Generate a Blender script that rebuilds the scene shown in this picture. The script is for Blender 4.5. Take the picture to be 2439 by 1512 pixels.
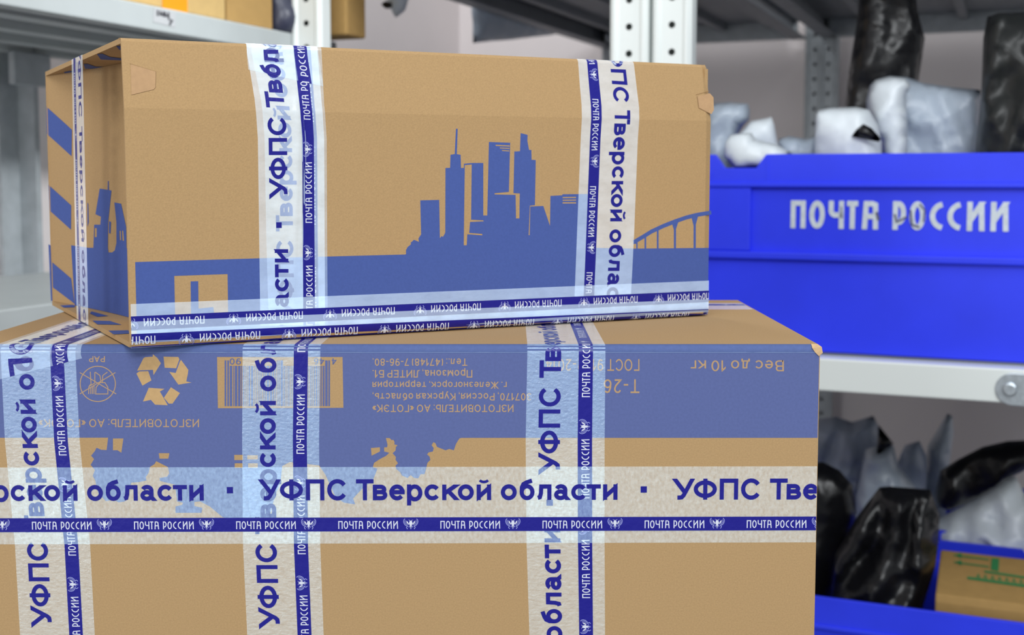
import bpy, bmesh, math, random
from math import sin, cos, tan, atan, pi, radians, sqrt, hypot
from mathutils import Vector, noise, geometry

random.seed(7)
for o in list(bpy.data.objects):
    bpy.data.objects.remove(o)
SC = bpy.context.scene
COL = SC.collection

# ------------------------------------------------------------------ camera, world, lights, exposure
IW, IH = 2439.0, 1512.0
F = 2850.0                       # focal length in pixels
PITCH = radians(4.5)
CX, HOR = IW / 2, 420.0          # principal column and horizon row
CY = HOR + F * tan(PITCH)        # principal row (the photograph is cropped at the top)
ZC = 1.30                        # camera height
cam_d = bpy.data.cameras.new('camera')
cam_d.sensor_fit = 'HORIZONTAL'
cam_d.sensor_width = 36
cam_d.lens = 36 * F / IW
cam_d.shift_y = -((IH / 2) - CY) / IW
cam_d.clip_start = 0.05
cam_d.dof.use_dof = True
cam_d.dof.focus_distance = 0.93
cam_d.dof.aperture_fstop = 7.6
cam = bpy.data.objects.new('camera', cam_d)
COL.objects.link(cam)
cam.location = (0, 0, ZC)
cam.rotation_euler = (pi / 2 - PITCH, 0, 0)
SC.camera = cam

w = bpy.data.worlds.new('hall_light')
SC.world = w
w.use_nodes = True
w.node_tree.nodes['Background'].inputs[0].default_value = (0.93, 0.97, 1.0, 1)
w.node_tree.nodes['Background'].inputs[1].default_value = 0.54

def area_light(name, loc, sx, sy, power, target, col=(0.95, 0.98, 1.0)):
    d = bpy.data.lights.new(name, 'AREA')
    d.shape = 'RECTANGLE'; d.size = sx; d.size_y = sy; d.energy = power; d.color = col
    o = bpy.data.objects.new(name, d); COL.objects.link(o)
    o.location = loc
    o.rotation_euler = (Vector(target) - Vector(loc)).to_track_quat('-Z', 'Y').to_euler()
    return o
area_light('ceiling_tube_light', (-0.3, -0.6, 3.0), 1.3, 0.35, 20, (0, 1.0, 1.0))
area_light('ceiling_tube_light.001', (0.9, 0.3, 3.0), 0.35, 1.3, 16, (0.5, 1.4, 1.0))
area_light('ceiling_tube_light.002', (-0.5, 2.6, 3.1), 0.3, 1.2, 16, (-0.5, 2.7, 0))
area_light('ceiling_tube_light.003', (0.6, -3.8, 3.6), 2.6, 0.5, 150, (0, 2.0, 1.3))  # unseen lamp added far behind the camera as fill for the walls
area_light('window_light', (-3.4, -4.4, 2.0), 2.4, 1.2, 135, (0.6, 2.2, 1.4))  # no real window: lamp added at left front to brighten the rear wall

lw = area_light('aisle_pendant_light', (0.75, 1.35, 2.15), 0.6, 0.12, 3, (-0.95, 2.0, 1.3))  # no fixture here: narrow lamp added to brighten the left wall
lw.data.spread = radians(48)

SC.view_settings.view_transform = 'Standard'
SC.view_settings.look = 'None'
SC.view_settings.gamma = 1
SC.view_settings.use_curve_mapping = False
SC.view_settings.exposure = -0.42

# ------------------------------------------------------------------ pixel rays (only used to measure the place)
def ray(px, py):
    x = (px - CX) / F; v = (py - CY) / F
    c, s = cos(PITCH), sin(PITCH)
    return Vector((x, c - v * s, -s - v * c))
CAM = Vector((0, 0, ZC))
def hit(px, py, P0, N):
    d = ray(px, py)
    t = (Vector(P0) - CAM).dot(N) / d.dot(N)
    return CAM + d * t

# ------------------------------------------------------------------ materials
def lin(c):
    c = c / 255.0
    return c / 12.92 if c <= 0.04045 else ((c + 0.055) / 1.055) ** 2.4
def rgb(r, g, b):
    return (lin(r), lin(g), lin(b), 1)
MATS = {}
def mat(name, col, rough=0.6, metal=0.0, var=0.0, vscale=40, bump=0.0, bscale=60, spec=0.5, alpha=1.0, avar=0.0, ascale=(300, 900, 300), coat=0.0, stretch=None, transl=0.0):
    m = bpy.data.materials.new(name); m.use_nodes = True
    nt = m.node_tree; N = nt.nodes; L = nt.links
    b = N['Principled BSDF']
    b.inputs['Base Color'].default_value = col
    b.inputs['Roughness'].default_value = rough
    b.inputs['Metallic'].default_value = metal
    b.inputs['Specular IOR Level'].default_value = spec
    b.inputs['Coat Weight'].default_value = coat
    tc = N.new('ShaderNodeTexCoord')
    src = tc.outputs['Object']
    if stretch:
        mp = N.new('ShaderNodeMapping'); mp.inputs['Scale'].default_value = stretch
        L.new(src, mp.inputs['Vector']); src = mp.outputs['Vector']
    if var > 0:
        nz = N.new('ShaderNodeTexNoise'); nz.inputs['Scale'].default_value = vscale; nz.inputs['Detail'].default_value = 6
        L.new(src, nz.inputs['Vector'])
        rp = N.new('ShaderNodeMapRange'); rp.inputs['From Min'].default_value = 0.3; rp.inputs['From Max'].default_value = 0.7
        rp.inputs['To Min'].default_value = 1 - var; rp.inputs['To Max'].default_value = 1 + var
        L.new(nz.outputs['Fac'], rp.inputs['Value'])
        mx = N.new('ShaderNodeVectorMath'); mx.operation = 'SCALE'
        mx.inputs[0].default_value = col[:3]
        L.new(rp.outputs['Result'], mx.inputs['Scale'])
        L.new(mx.outputs['Vector'], b.inputs['Base Color'])
    if bump > 0:
        nb = N.new('ShaderNodeTexNoise'); nb.inputs['Scale'].default_value = bscale; nb.inputs['Detail'].default_value = 4
        L.new(src, nb.inputs['Vector'])
        bp = N.new('ShaderNodeBump'); bp.inputs['Strength'].default_value = bump; bp.inputs['Distance'].default_value = 0.002
        L.new(nb.outputs['Fac'], bp.inputs['Height']); L.new(bp.outputs['Normal'], b.inputs['Normal'])
    b.inputs['Alpha'].default_value = alpha
    if avar > 0:
        mp2 = N.new('ShaderNodeMapping'); mp2.inputs['Scale'].default_value = ascale
        L.new(tc.outputs['Object'], mp2.inputs['Vector'])
        na = N.new('ShaderNodeTexNoise'); na.inputs['Scale'].default_value = 1.0; na.inputs['Detail'].default_value = 5; na.inputs['Roughness'].default_value = 0.65
        L.new(mp2.outputs['Vector'], na.inputs['Vector'])
        ra = N.new('ShaderNodeMapRange'); ra.inputs['From Min'].default_value = 0.32; ra.inputs['From Max'].default_value = 0.68
        ra.inputs['To Min'].default_value = alpha - avar; ra.inputs['To Max'].default_value = alpha + avar
        L.new(na.outputs['Fac'], ra.inputs['Value']); L.new(ra.outputs['Result'], b.inputs['Alpha'])
    MATS[name] = m
    return m

M_CARD = mat('kraft_cardboard', rgb(180, 147, 104), 0.85, var=0.07, vscale=800, bump=0.12, bscale=900, spec=0.25)
M_CARD2 = mat('kraft_cardboard_lower', rgb(177, 145, 103), 0.85, var=0.07, vscale=800, bump=0.12, bscale=900, spec=0.25)
M_CARDEDGE = mat('cardboard_cut_edge', rgb(205, 172, 130), 0.9, var=0.08, vscale=300)
M_CARDBG = mat('plain_carton', rgb(172, 138, 84), 0.8, var=0.05, vscale=60, spec=0.3)
M_CARDBG2 = mat('plain_carton_pale', rgb(190, 160, 105), 0.8, var=0.05, vscale=60, spec=0.3)
M_INK = mat('blue_box_print', rgb(72, 92, 158), 0.75, var=0.05, vscale=500, spec=0.25)
M_INK2 = mat('blue_box_print_lower', rgb(90, 102, 153), 0.75, var=0.05, vscale=500, spec=0.25)
def film(name, trans, diff, scale, amp, gloss_rough=0.22, bump=0.25, bscale=160):
    """cloudy adhesive film: lets most of the print below through and adds its own pale haze"""
    m = bpy.data.materials.new(name); m.use_nodes = True
    nt = m.node_tree; N = nt.nodes; L = nt.links
    b = N['Principled BSDF']; out = N['Material Output']
    b.inputs['Roughness'].default_value = gloss_rough; b.inputs['Specular IOR Level'].default_value = 0.4
    tr = N.new('ShaderNodeBsdfTransparent'); tr.inputs['Color'].default_value = (trans, trans, trans, 1)
    ad = N.new('ShaderNodeAddShader')
    L.new(tr.outputs[0], ad.inputs[0]); L.new(b.outputs[0], ad.inputs[1]); L.new(ad.outputs[0], out.inputs['Surface'])
    tc = N.new('ShaderNodeTexCoord'); mp = N.new('ShaderNodeMapping'); mp.inputs['Scale'].default_value = scale
    L.new(tc.outputs['Object'], mp.inputs['Vector'])
    nz = N.new('ShaderNodeTexNoise'); nz.inputs['Scale'].default_value = 1; nz.inputs['Detail'].default_value = 5; nz.inputs['Roughness'].default_value = 0.65
    L.new(mp.outputs['Vector'], nz.inputs['Vector'])
    rp = N.new('ShaderNodeMapRange'); rp.inputs['From Min'].default_value = 0.3; rp.inputs['From Max'].default_value = 0.7
    rp.inputs['To Min'].default_value = 1 - amp; rp.inputs['To Max'].default_value = 1 + amp
    L.new(nz.outputs['Fac'], rp.inputs['Value'])
    sc = N.new('ShaderNodeVectorMath'); sc.operation = 'SCALE'; sc.inputs[0].default_value = diff
    L.new(rp.outputs['Result'], sc.inputs['Scale']); L.new(sc.outputs['Vector'], b.inputs['Base Color'])
    nb = N.new('ShaderNodeTexNoise'); nb.inputs['Scale'].default_value = bscale; nb.inputs['Detail'].default_value = 4
    L.new(tc.outputs['Object'], nb.inputs['Vector'])
    bp = N.new('ShaderNodeBump'); bp.inputs['Strength'].default_value = bump; bp.inputs['Distance'].default_value = 0.002
    L.new(nb.outputs['Fac'], bp.inputs['Height']); L.new(bp.outputs['Normal'], b.inputs['Normal'])
    return m
M_FILM = film('clear_packing_tape', 0.86, (0.195, 0.272, 0.318), (140, 140, 700), 0.32, gloss_rough=0.16, bump=0.5, bscale=420)
M_FILMH = film('clear_packing_tape_across', 0.86, (0.195, 0.272, 0.318), (420, 220, 260), 0.32)
M_FILMW = film('whitened_packing_tape', 0.73, (0.335, 0.41, 0.47), (40, 40, 90), 0.12, bump=0.35, bscale=70)
M_FILM2 = film('clear_packing_tape_layer', 0.80, (0.20, 0.25, 0.29), (60, 60, 120), 0.15, bump=0.35, bscale=70)
M_TINK = mat('tape_blue_ink', rgb(22, 20, 134), 0.3, bump=0.2, bscale=200, spec=0.5)
M_TWHITE = mat('tape_reversed_white', rgb(214, 218, 232), 0.35)
M_TWHITE2 = mat('tape_reversed_pale_blue', rgb(150, 156, 212), 0.35)
M_BIN = mat('blue_plastic', rgb(46, 64, 244), 0.45, var=0.06, vscale=9, spec=0.3)
M_BINTXT = mat('bin_white_lettering', rgb(205, 214, 222), 0.6, var=0.12, vscale=120)
M_WORN = mat('worn_lettering_stain', rgb(96, 98, 120), 0.8)
M_WHITEMETAL = mat('white_painted_steel', rgb(232, 238, 236), 0.4, spec=0.4)
M_GREYMETAL = mat('grey_painted_steel', rgb(172, 178, 178), 0.45, spec=0.4, var=0.03, vscale=15)
M_GALV = mat('galvanised_steel', rgb(168, 174, 178), 0.45, metal=0.2, var=0.12, vscale=30)
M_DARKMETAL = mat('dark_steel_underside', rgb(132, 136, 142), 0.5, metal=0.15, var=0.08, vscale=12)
M_BOLT = mat('zinc_bolt', rgb(190, 198, 205), 0.3, metal=0.8, var=0.15, vscale=140)
M_WALL = mat('painted_wall', rgb(232, 224, 223), 0.9, var=0.03, vscale=3)
M_FLOOR = mat('concrete_floor', rgb(120, 120, 118), 0.7, var=0.08, vscale=5)
M_BLACKBAG = mat('black_polythene', rgb(18, 18, 21), 0.3, bump=0.6, bscale=38, spec=0.4)
M_BLACKBAG2 = mat('dull_black_polythene', rgb(34, 36, 36), 0.38, bump=0.6, bscale=38, spec=0.4)
M_WHITEBAG = mat('white_polythene', rgb(226, 234, 240), 0.36, bump=0.5, bscale=45)
M_GREYBAG = mat('silver_grey_polythene', rgb(178, 190, 204), 0.33, bump=0.6, bscale=40)
M_GREYBAG2 = mat('slate_grey_polythene', rgb(168, 180, 200), 0.36, bump=0.6, bscale=40)
M_ORANGE = mat('orange_tape', rgb(226, 146, 16), 0.4)
M_GREEN = mat('green_box_print', rgb(52, 132, 78), 0.7)
M_PAPER = mat('white_sticker', rgb(176, 178, 180), 0.8)
M_PEN = mat('black_marker', rgb(60, 60, 66), 0.8)
M_WOOD = mat('table_laminate', rgb(170, 170, 165), 0.6)

# ------------------------------------------------------------------ object helpers
def newmesh(name, verts, faces, m, parent=None, smooth=False, off=(0, 0, 0)):
    me = bpy.data.meshes.new(name)
    ox, oy, oz = off
    me.from_pydata([(v[0] - ox, v[1] - oy, v[2] - oz) for v in verts], [], faces)
    me.update()
    ms = m if isinstance(m, (list, tuple)) else [m]
    for q in ms:
        me.materials.append(q)
    o = bpy.data.objects.new(name, me); COL.objects.link(o)
    if parent:
        o.parent = parent
    if smooth:
        for p in me.polygons:
            p.use_smooth = True
    return o
def thing(name, label, cat, loc, rot=0.0, group=None):
    o = bpy.data.objects.new(name, None); COL.objects.link(o)
    o.empty_display_size = 0.05
    o.location = loc; o.rotation_euler = (0, 0, rot)
    tag(o, label, cat, group)
    return o
def tag(o, label, cat, group=None):
    o['label'] = label; o['category'] = cat
    if group:
        o['group'] = group
def struct(o):
    o['kind'] = 'structure'
    return o
class MB:
    def __init__(s):
        s.v = []; s.f = []
    def add(s, vs, fs):
        n = len(s.v)
        s.v += [tuple(v) for v in vs]
        s.f += [tuple(i + n for i in f) for f in fs]
    def box(s, x0, x1, y0, y1, z0, z1):
        s.add([(x0, y0, z0), (x1, y0, z0), (x1, y1, z0), (x0, y1, z0), (x0, y0, z1), (x1, y0, z1), (x1, y1, z1), (x0, y1, z1)],
              [(0, 3, 2, 1), (4, 5, 6, 7), (0, 1, 5, 4), (1, 2, 6, 5), (2, 3, 7, 6), (3, 0, 4, 7)])
    def prism(s, pts, axis, a, b):
        n = len(pts)
        def P(p, q):
            return {'x': (q, p[0], p[1]), 'y': (p[0], q, p[1]), 'z': (p[0], p[1], q)}[axis]
        vs = [P(p, a) for p in pts] + [P(p, b) for p in pts]
        fs = [tuple(range(n - 1, -1, -1)), tuple(range(n, 2 * n))]
        fs += [(i, (i + 1) % n, n + (i + 1) % n, n + i) for i in range(n)]
        s.add(vs, fs)
    def build(s, name, m, parent=None, bevel=0.0, smooth=False, seg=2):
        o = newmesh(name, s.v, s.f, m, parent, smooth)
        bm = bmesh.new(); bm.from_mesh(o.data)
        bmesh.ops.recalc_face_normals(bm, faces=bm.faces)
        bm.to_mesh(o.data); bm.free()
        if bevel > 0:
            md = o.modifiers.new('rounded_edges', 'BEVEL'); md.width = bevel; md.segments = seg; md.limit_method = 'ANGLE'
        return o
def tess(outer, holes=()):
    """2-D polygon with holes -> verts, tris"""
    loops = [[Vector((p[0], p[1], 0)) for p in outer]] + [[Vector((p[0], p[1], 0)) for p in h] for h in holes]
    tris = geometry.tessellate_polygon(loops)
    vs = [p for l in loops for p in l]
    return [(p.x, p.y) for p in vs], [tuple(t) for t in tris]

# ------------------------------------------------------------------ stroke lettering
def A(cx, cy, rx, ry, a0, a1, n=None):
    n = n or max(4, int(abs(a1 - a0) / 15))
    return [(cx + rx * cos(radians(a0 + (a1 - a0) * i / n)), cy + ry * sin(radians(a0 + (a1 - a0) * i / n))) for i in range(n + 1)]
XH = 0.74
EL = A(.5, .5, .5, .5, 0, 360)
def _bow(x, y0, y1, rx):
    return A(x, (y0 + y1) / 2, rx, (y1 - y0) / 2, 90, -90)
G = {   # char: (width, y0, y1, strokes in the unit box)
 'П': (.89, 0, 1, [[(0, 0), (0, 1), (1, 1), (1, 0)]]), 'Т': (.85, 0, 1, [[(0, 1), (1, 1)], [(.5, 0), (.5, 1)]]),
 'С': (.93, -.01, 1.01, [A(.54, .5, .54, .5, 33, 327)]), 'О': (1.0, -.01, 1.01, [EL]),
 'У': (.95, 0, 1, [[(0, 1), (.53, .36)], [(1, 1), (.5, .14), (.38, .02), (.22, 0), (.1, 0)]]),
 'Ф': (1.12, 0, 1, [[(.5, 0), (.5, 1)], A(.5, .5, .5, .4, 0, 360)]),
 'И': (.9, 0, 1, [[(0, 0), (0, 1)], [(1, 0), (1, 1)], [(0, .06), (1, .94)]]),
 'З': (.8, 0, 1, [A(.42, .75, .5, .25, 155, -90), A(.42, .26, .58, .26, 90, -155)]),
 'Г': (.7, 0, 1, [[(0, 0), (0, 1), (1, 1)]]),
 'В': (.82, 0, 1, [[(0, 0), (0, 1)], [(0, 1), (.55, 1)] + _bow(.6, .53, 1, .32) + [(0, .53)], [(.5, .53)] + _bow(.6, 0, .53, .4) + [(0, 0)]]),
 'Е': (.76, 0, 1, [[(1, 1), (0, 1), (0, 0), (1, 0)], [(0, .52), (.92, .52)]]),
 'Л': (.86, 0, 1, [[(1, 0), (1, 1), (.28, 1), (.25, .4), (.17, .06), (0, 0)]]),
 'Ь': (.78, 0, 1, [[(0, 1), (0, 0), (.55, 0)] + A(.6, .29, .4, .29, -90, 90) + [(0, .58)]]),
 'А': (.95, 0, 1, [[(0, 0), (.5, 1)], [(1, 0), (.5, 1)], [(.2, .33), (.8, .33)]]),
 'К': (.86, 0, 1, [[(0, 0), (0, 1)], [(1, 1), (.05, .44)], [(.38, .62), (1, 0)]]),
 'Э': (.9, 0, 1, [A(.42, .5, .58, .5, 140, -140), [(.35, .5), (.95, .5)]]),
 'Р': (.82, 0, 1, [[(0, 0), (0, 1), (.55, 1)] + _bow(.58, .45, 1, .42) + [(0, .45)]]),
 'Б': (.82, 0, 1, [[(.92, 1), (0, 1), (0, 0), (.55, 0)] + A(.6, .29, .4, .29, -90, 90) + [(0, .58)]]),
 'Ж': (1.2, 0, 1, [[(.5, 0), (.5, 1)], [(0, 1), (.44, .5), (0, 0)], [(1, 1), (.56, .5), (1, 0)]]),
 'в': (.70, 0, XH, [[(0, 0), (0, 1)], [(0, 1), (.5, 1)] + _bow(.55, .53, 1, .36) + [(0, .53)], [(.5, .53)] + _bow(.6, 0, .53, .4) + [(0, 0)]]),
 'е': (.745, -.01, XH + .01, [[(0, .52), (1, .52)], [(1, .52)] + A(.5, .5, .5, .5, 8, 322)]),
 'р': (.745, -.25, XH + .01, [[(0, 0), (0, 1)], A(.5, .62, .5, .38, 0, 360)]),
 'с': (.72, -.01, XH + .01, [A(.55, .5, .55, .5, 36, 324)]),
 'к': (.72, 0, XH, [[(0, 0), (0, 1)], [(.92, 1), (.05, .42)], [(.4, .6), (1, 0)]]),
 'о': (.77, -.01, XH + .01, [EL]),
 'и': (.70, 0, XH, [[(0, 0), (0, 1)], [(1, 0), (1, 1)], [(0, .1), (1, .9)]]),
 'й': (.70, 0, XH, [[(0, 0), (0, 1)], [(1, 0), (1, 1)], [(0, .1), (1, .9)], 'breve']),
 'б': (.72, -.01, 1.02, [A(.5, .34, .5, .34, 0, 360), [(0, .34), (.02, .62), (.16, .8), (.45, .9), (.95, 1)]]),
 'л': (.76, 0, XH, [[(1, 0), (1, 1), (.3, 1), (.27, .4), (.18, .06), (0, 0)]]),
 'а': (.70, -.01, XH + .01, [A(.46, .7, .42, .3, 160, 0) + [(.88, .5), (.88, .12), (1, 0)], A(.42, .28, .42, .28, 0, 360)]),
 'т': (.68, 0, XH, [[(0, 1), (1, 1)], [(.5, 0), (.5, 1)]]),
 'г': (.52, 0, XH, [[(0, 0), (0, 1), (1, 1)]]),
 'д': (.8, -.16, XH, [[(.2, .22), (.34, .6), (.36, 1), (.84, 1), (.84, .22)], [(0, 0), (0, .2), (1, .2), (1, 0)]]),
 'ж': (1.0, 0, XH, [[(.5, 0), (.5, 1)], [(0, 1), (.44, .5), (0, 0)], [(1, 1), (.56, .5), (1, 0)]]),
 'з': (.62, 0, XH, [A(.42, .75, .5, .25, 155, -90), A(.42, .26, .58, .26, 90, -155)]),
 'н': (.70, 0, XH, [[(0, 0), (0, 1)], [(1, 0), (1, 1)], [(0, .52), (1, .52)]]),
 'м': (.86, 0, XH, [[(0, 0), (0, 1)], [(1, 0), (1, 1)], [(0, .95), (.5, .1), (1, .95)]]),
 'у': (.72, -.25, XH, [[(0, 1), (.53, .32)], [(1, 1), (.45, .1), (.3, 0), (.1, 0)]]),
 'ь': (.66, 0, XH, [[(0, 1), (0, 0), (.5, 0)] + A(.55, .29, .45, .29, -90, 90) + [(0, .58)]]),
 'я': (.70, 0, XH, [[(1, 0), (1, 1), (.5, 1)] + A(.48, .73, .46, .27, 90, 270) + [(1, .46)], [(.5, .46), (0, 0)]]),
 '0': (.74, 0, 1, [EL]), '1': (.4, 0, 1, [[(1, 0), (1, 1), (0, .74)]]),
 '2': (.72, 0, 1, [A(.5, .73, .47, .27, 160, -20) + [(.8, .45), (0, 0), (1, 0)]]),
 '3': (.7, 0, 1, [A(.42, .75, .5, .25, 155, -90), A(.42, .26, .58, .26, 90, -155)]),
 '4': (.78, 0, 1, [[(.75, 0), (.75, 1), (0, .3), (1, .3)]]),
 '6': (.74, 0, 1, [A(.5, .3, .5, .3, 0, 360), [(0, .3), (.05, .62), (.3, .95), (.6, 1), (.92, .9)]]),
 '7': (.72, 0, 1, [[(0, 1), (1, 1), (.35, 0)]]),
 '8': (.74, 0, 1, [A(.5, .76, .42, .24, 0, 360), A(.5, .27, .5, .27, 0, 360)]),
 '9': (.74, 0, 1, [A(.5, .7, .5, .3, 0, 360), [(1, .7), (.95, .38), (.7, .05), (.4, 0), (.08, .1)]]),
 '.': (.2, 0, .2, ['dot']), ',': (.2, -.16, .2, ['dot']), ':': (.2, 0, .7, ['dot', 'dot2']),
 '-': (.42, .3, .5, [[(0, .5), (1, .5)]]), '(': (.3, -.1, 1.1, [A(1.3, .5, 1.3, .5, 118, 242)]), ')': (.3, -.1, 1.1, [A(-.3, .5, 1.3, .5, 62, -62)]),
 '«': (.56, .15, .7, [[(.45, 1), (0, .5), (.45, 0)], [(1, 1), (.55, .5), (1, 0)]]), '»': (.56, .15, .7, [[(.55, 1), (1, .5), (.55, 0)], [(0, 1), (.45, .5), (0, 0)]]),
 '·': (.3, .34, .64, ['sq']),
}
def stroke(pts, w, hcut=None, step=1e9):
    """polyline -> quad strip of width w; ends that touch y in hcut are cut level with it"""
    closed = len(pts) > 3 and hypot(pts[0][0] - pts[-1][0], pts[0][1] - pts[-1][1]) < 1e-6
    p = []
    for q in pts:
        if not p or hypot(q[0] - p[-1][0], q[1] - p[-1][1]) > 1e-7:
            p.append(q)
    if step < 1e8:
        r = [p[0]]
        for a, b in zip(p, p[1:]):
            k = max(1, int(hypot(b[0] - a[0], b[1] - a[1]) / step + .5))
            r += [(a[0] + (b[0] - a[0]) * i / k, a[1] + (b[1] - a[1]) * i / k) for i in range(1, k + 1)]
        p = r
    n = len(p)
    L = []; R = []
    for i in range(n):
        if closed:
            a = p[i - 1] if i > 0 else p[-2]
            b = p[i + 1] if i < n - 1 else p[1]
        else:
            a = p[max(i - 1, 0)]; b = p[min(i + 1, n - 1)]
        c = p[i]
        d1 = (c[0] - a[0], c[1] - a[1]); d2 = (b[0] - c[0], b[1] - c[1])
        l1 = hypot(*d1); l2 = hypot(*d2)
        if l1 < 1e-9: d1, l1 = d2, l2
        if l2 < 1e-9: d2, l2 = d1, l1
        n1 = (-d1[1] / l1, d1[0] / l1); n2 = (-d2[1] / l2, d2[0] / l2)
        m = (n1[0] + n2[0], n1[1] + n2[1]); ml = hypot(*m)
        if ml < .3: m = n1; k = 1
        else:
            m = (m[0] / ml, m[1] / ml); k = min(1 / max(.35, m[0] * n1[0] + m[1] * n1[1]), 2.2)
        l = (c[0] + m[0] * w / 2 * k, c[1] + m[1] * w / 2 * k); r = (c[0] - m[0] * w / 2 * k, c[1] - m[1] * w / 2 * k)
        if not closed and i in (0, n - 1) and hcut is not None:
            d = (d1[0] / l1, d1[1] / l1) if i else (-d2[0] / l2, -d2[1] / l2)
            for (val, ax) in hcut:
                if abs(c[ax] - val) < w * .62 and abs(d[ax]) > .45 and (val - c[ax]) * d[ax] >= -1e-6:
                    l = (l[0] + d[0] * (val - l[ax]) / d[ax], l[1] + d[1] * (val - l[ax]) / d[ax])
                    r = (r[0] + d[0] * (val - r[ax]) / d[ax], r[1] + d[1] * (val - r[ax]) / d[ax])
                    break
        L.append(l); R.append(r)
    return [[L[i], R[i], R[i + 1], L[i + 1]] for i in range(n - 1)]
def glyph(ch, w, wf=1.0, step=.12):
    W, y0, y1, st = G[ch]
    W *= wf
    h = y1 - y0
    polys = []
    def T(q):
        return (w / 2 + q[0] * (W - w), y0 + w / 2 + q[1] * (h - w))
    for s in st:
        if s == 'breve':
            polys += stroke([(W * .5 + W * .3 * cos(radians(a)), XH + .25 + .13 * sin(radians(a))) for a in range(200, 341, 20)], w * .62)
        elif s == 'sq':
            polys.append([(0, y0), (W, y0), (W, y1), (0, y1)])
        elif s == 'dot':
            polys.append([(0, 0), (w, 0), (w, w), (0, w)])
            if y0 < -.1:
                polys.append([(w * .5, 0), (w, 0), (w * .6, y0), (w * .2, y0)])
        elif s == 'dot2':
            polys.append([(0, y1 - w), (w, y1 - w), (w, y1), (0, y1)])
        else:
            polys += stroke([T(q) for q in s], w, [(y0, 1), (y1, 1)] + ([(0, 0), (W, 0)] if len(s) < 6 else []), step)
    return W, polys
KERN = {'УФ': .01, 'ФП': .14, 'ПС': .14, 'Тв': -.04, 'ве': .1, 'ер': .11, 'рс': .1, 'ск': .14, 'ко': .04, 'ой': .14, 'об': .14, 'бл': .06, 'ла': .13, 'ас': .13, 'ст': .03, 'ти': .11}
def layout(text, w, wf=1.0, gap=.14, space=.42, kern=None, step=.12):
    x = 0; out = []; prev = ''
    for ch in text:
        if ch == ' ':
            x += space; prev = ''; continue
        if prev:
            x += (kern or {}).get(prev + ch, gap)
        W, ps = glyph(ch, w, wf, step)
        out += [[(q[0] + x, q[1]) for q in p] for p in ps]
        x += W; prev = ch
    return x, out
BIGW, BIG = layout('УФПС Тверской области', .2, 1.0, .12, .47, KERN)
# narrow post lettering, measured in pixels on the tape band: cap height 18.7
def post_word(w=2.35, step=3.0):
    H = 18.7
    P = []
    def S(pts):
        P.extend(stroke(pts, w, [(0, 1), (H, 1)], step))
    h = w / 2
    def bx(x0, x1): return x0 + h, x1 - h
    a, b = bx(0, 10.6); S([(a, 0), (a, H - h), (b, H - h), (b, 0)])
    def ell(x0, x1):
        a, b = bx(x0, x1); P.extend(stroke(A((a + b) / 2, H / 2, (b - a) / 2, H / 2 - h, 0, 360), w))
    ell(13.2, 24)
    a, b = bx(26.6, 37.2); S([(b, 0), (b, H)]); P.extend(stroke([(a, H), (a, 12.2)] + A(a + 3, 12.2, 3, 3, 180, 270) + [(b, 9.2)], w, [(H, 1)]))
    S([(39.2, H - h), (46.8, H - h)]); S([(43, 0), (43, H - h)])
    a, b = bx(49.6, 60.6); S([(a, 0), (a + .9, H - h), (a + 5, H - h), (a + 7.2, H - 2.6), (b, 0)]); S([(a + .5, 8.6), (b - 1.5, 8.6)])
    a, b = bx(70.2, 79); S([(a, 0), (a, H - h), (a + 2.2, H - h)] + A(a + 2.2, H - h - 6.0, b - a - 2.2, 6.0, 90, -90) + [(a + .6, H - h - 12.0)])
    ell(81.2, 91.8)
    for x0, x1 in ((94.6, 104), (106, 115.6)):
        a, b = x0 + h, x1
        P.extend(stroke(A(b, H / 2, b - a, H / 2 - h, 100, 260), w))
    for x0, x1 in ((118.6, 130), (133.6, 145)):
        a, b = bx(x0, x1); S([(a, 0), (a, H)]); S([(b, 0), (b - .6, H - 1)]); S([(a, 6.2), (b - .8, H - 1.6)])
    return 145.0, H, P
def eagle():
    """double-headed eagle with post horns; coordinates from its centre, pixels of the band (x right, y up)"""
    k = 1 / 16.26
    hi = []; lo = []
    body = [(0, 235), (-28, 205), (-62, 188), (-40, 225), (-48, 250), (-66, 292), (-66, 330), (-42, 385), (-26, 440), (0, 500), (26, 440), (42, 385), (66, 330), (66, 292), (48, 250), (40, 225), (62, 188), (28, 205)]
    hi.append(body)
    for s in (-1, 1):
        hi.append([(s * 64, 330), (s * 98, 312), (s * 108, 272), (s * 165, 215), (s * 168, 285), (s * 135, 330), (s * 72, 372)])
        for pl, ww in (([(228, 142), (272, 190), (285, 255), (262, 335), (205, 400), (120, 425)], 26),
                       ([(212, 195), (240, 240), (238, 300), (200, 350), (140, 385)], 14),
                       ([(190, 215), (208, 260), (196, 310), (150, 350), (90, 385)], 12),
                       ([(40, 420), (85, 470)], 26), ([(120, 425), (172, 470), (162, 500), (128, 545)], 26), ([(30, 470), (10, 545)], 16), ([(62, 180), (95, 195)], 12)):
            lo += stroke([(s * x, y) for x, y in pl], ww)
    f = lambda P: [[(x * k, -(y - 365) * k) for x, y in p] for p in P]
    return f(hi), f(lo)
POSTW, POSTH, POST = post_word()
EAG_HI, EAG_LO = eagle()

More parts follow.
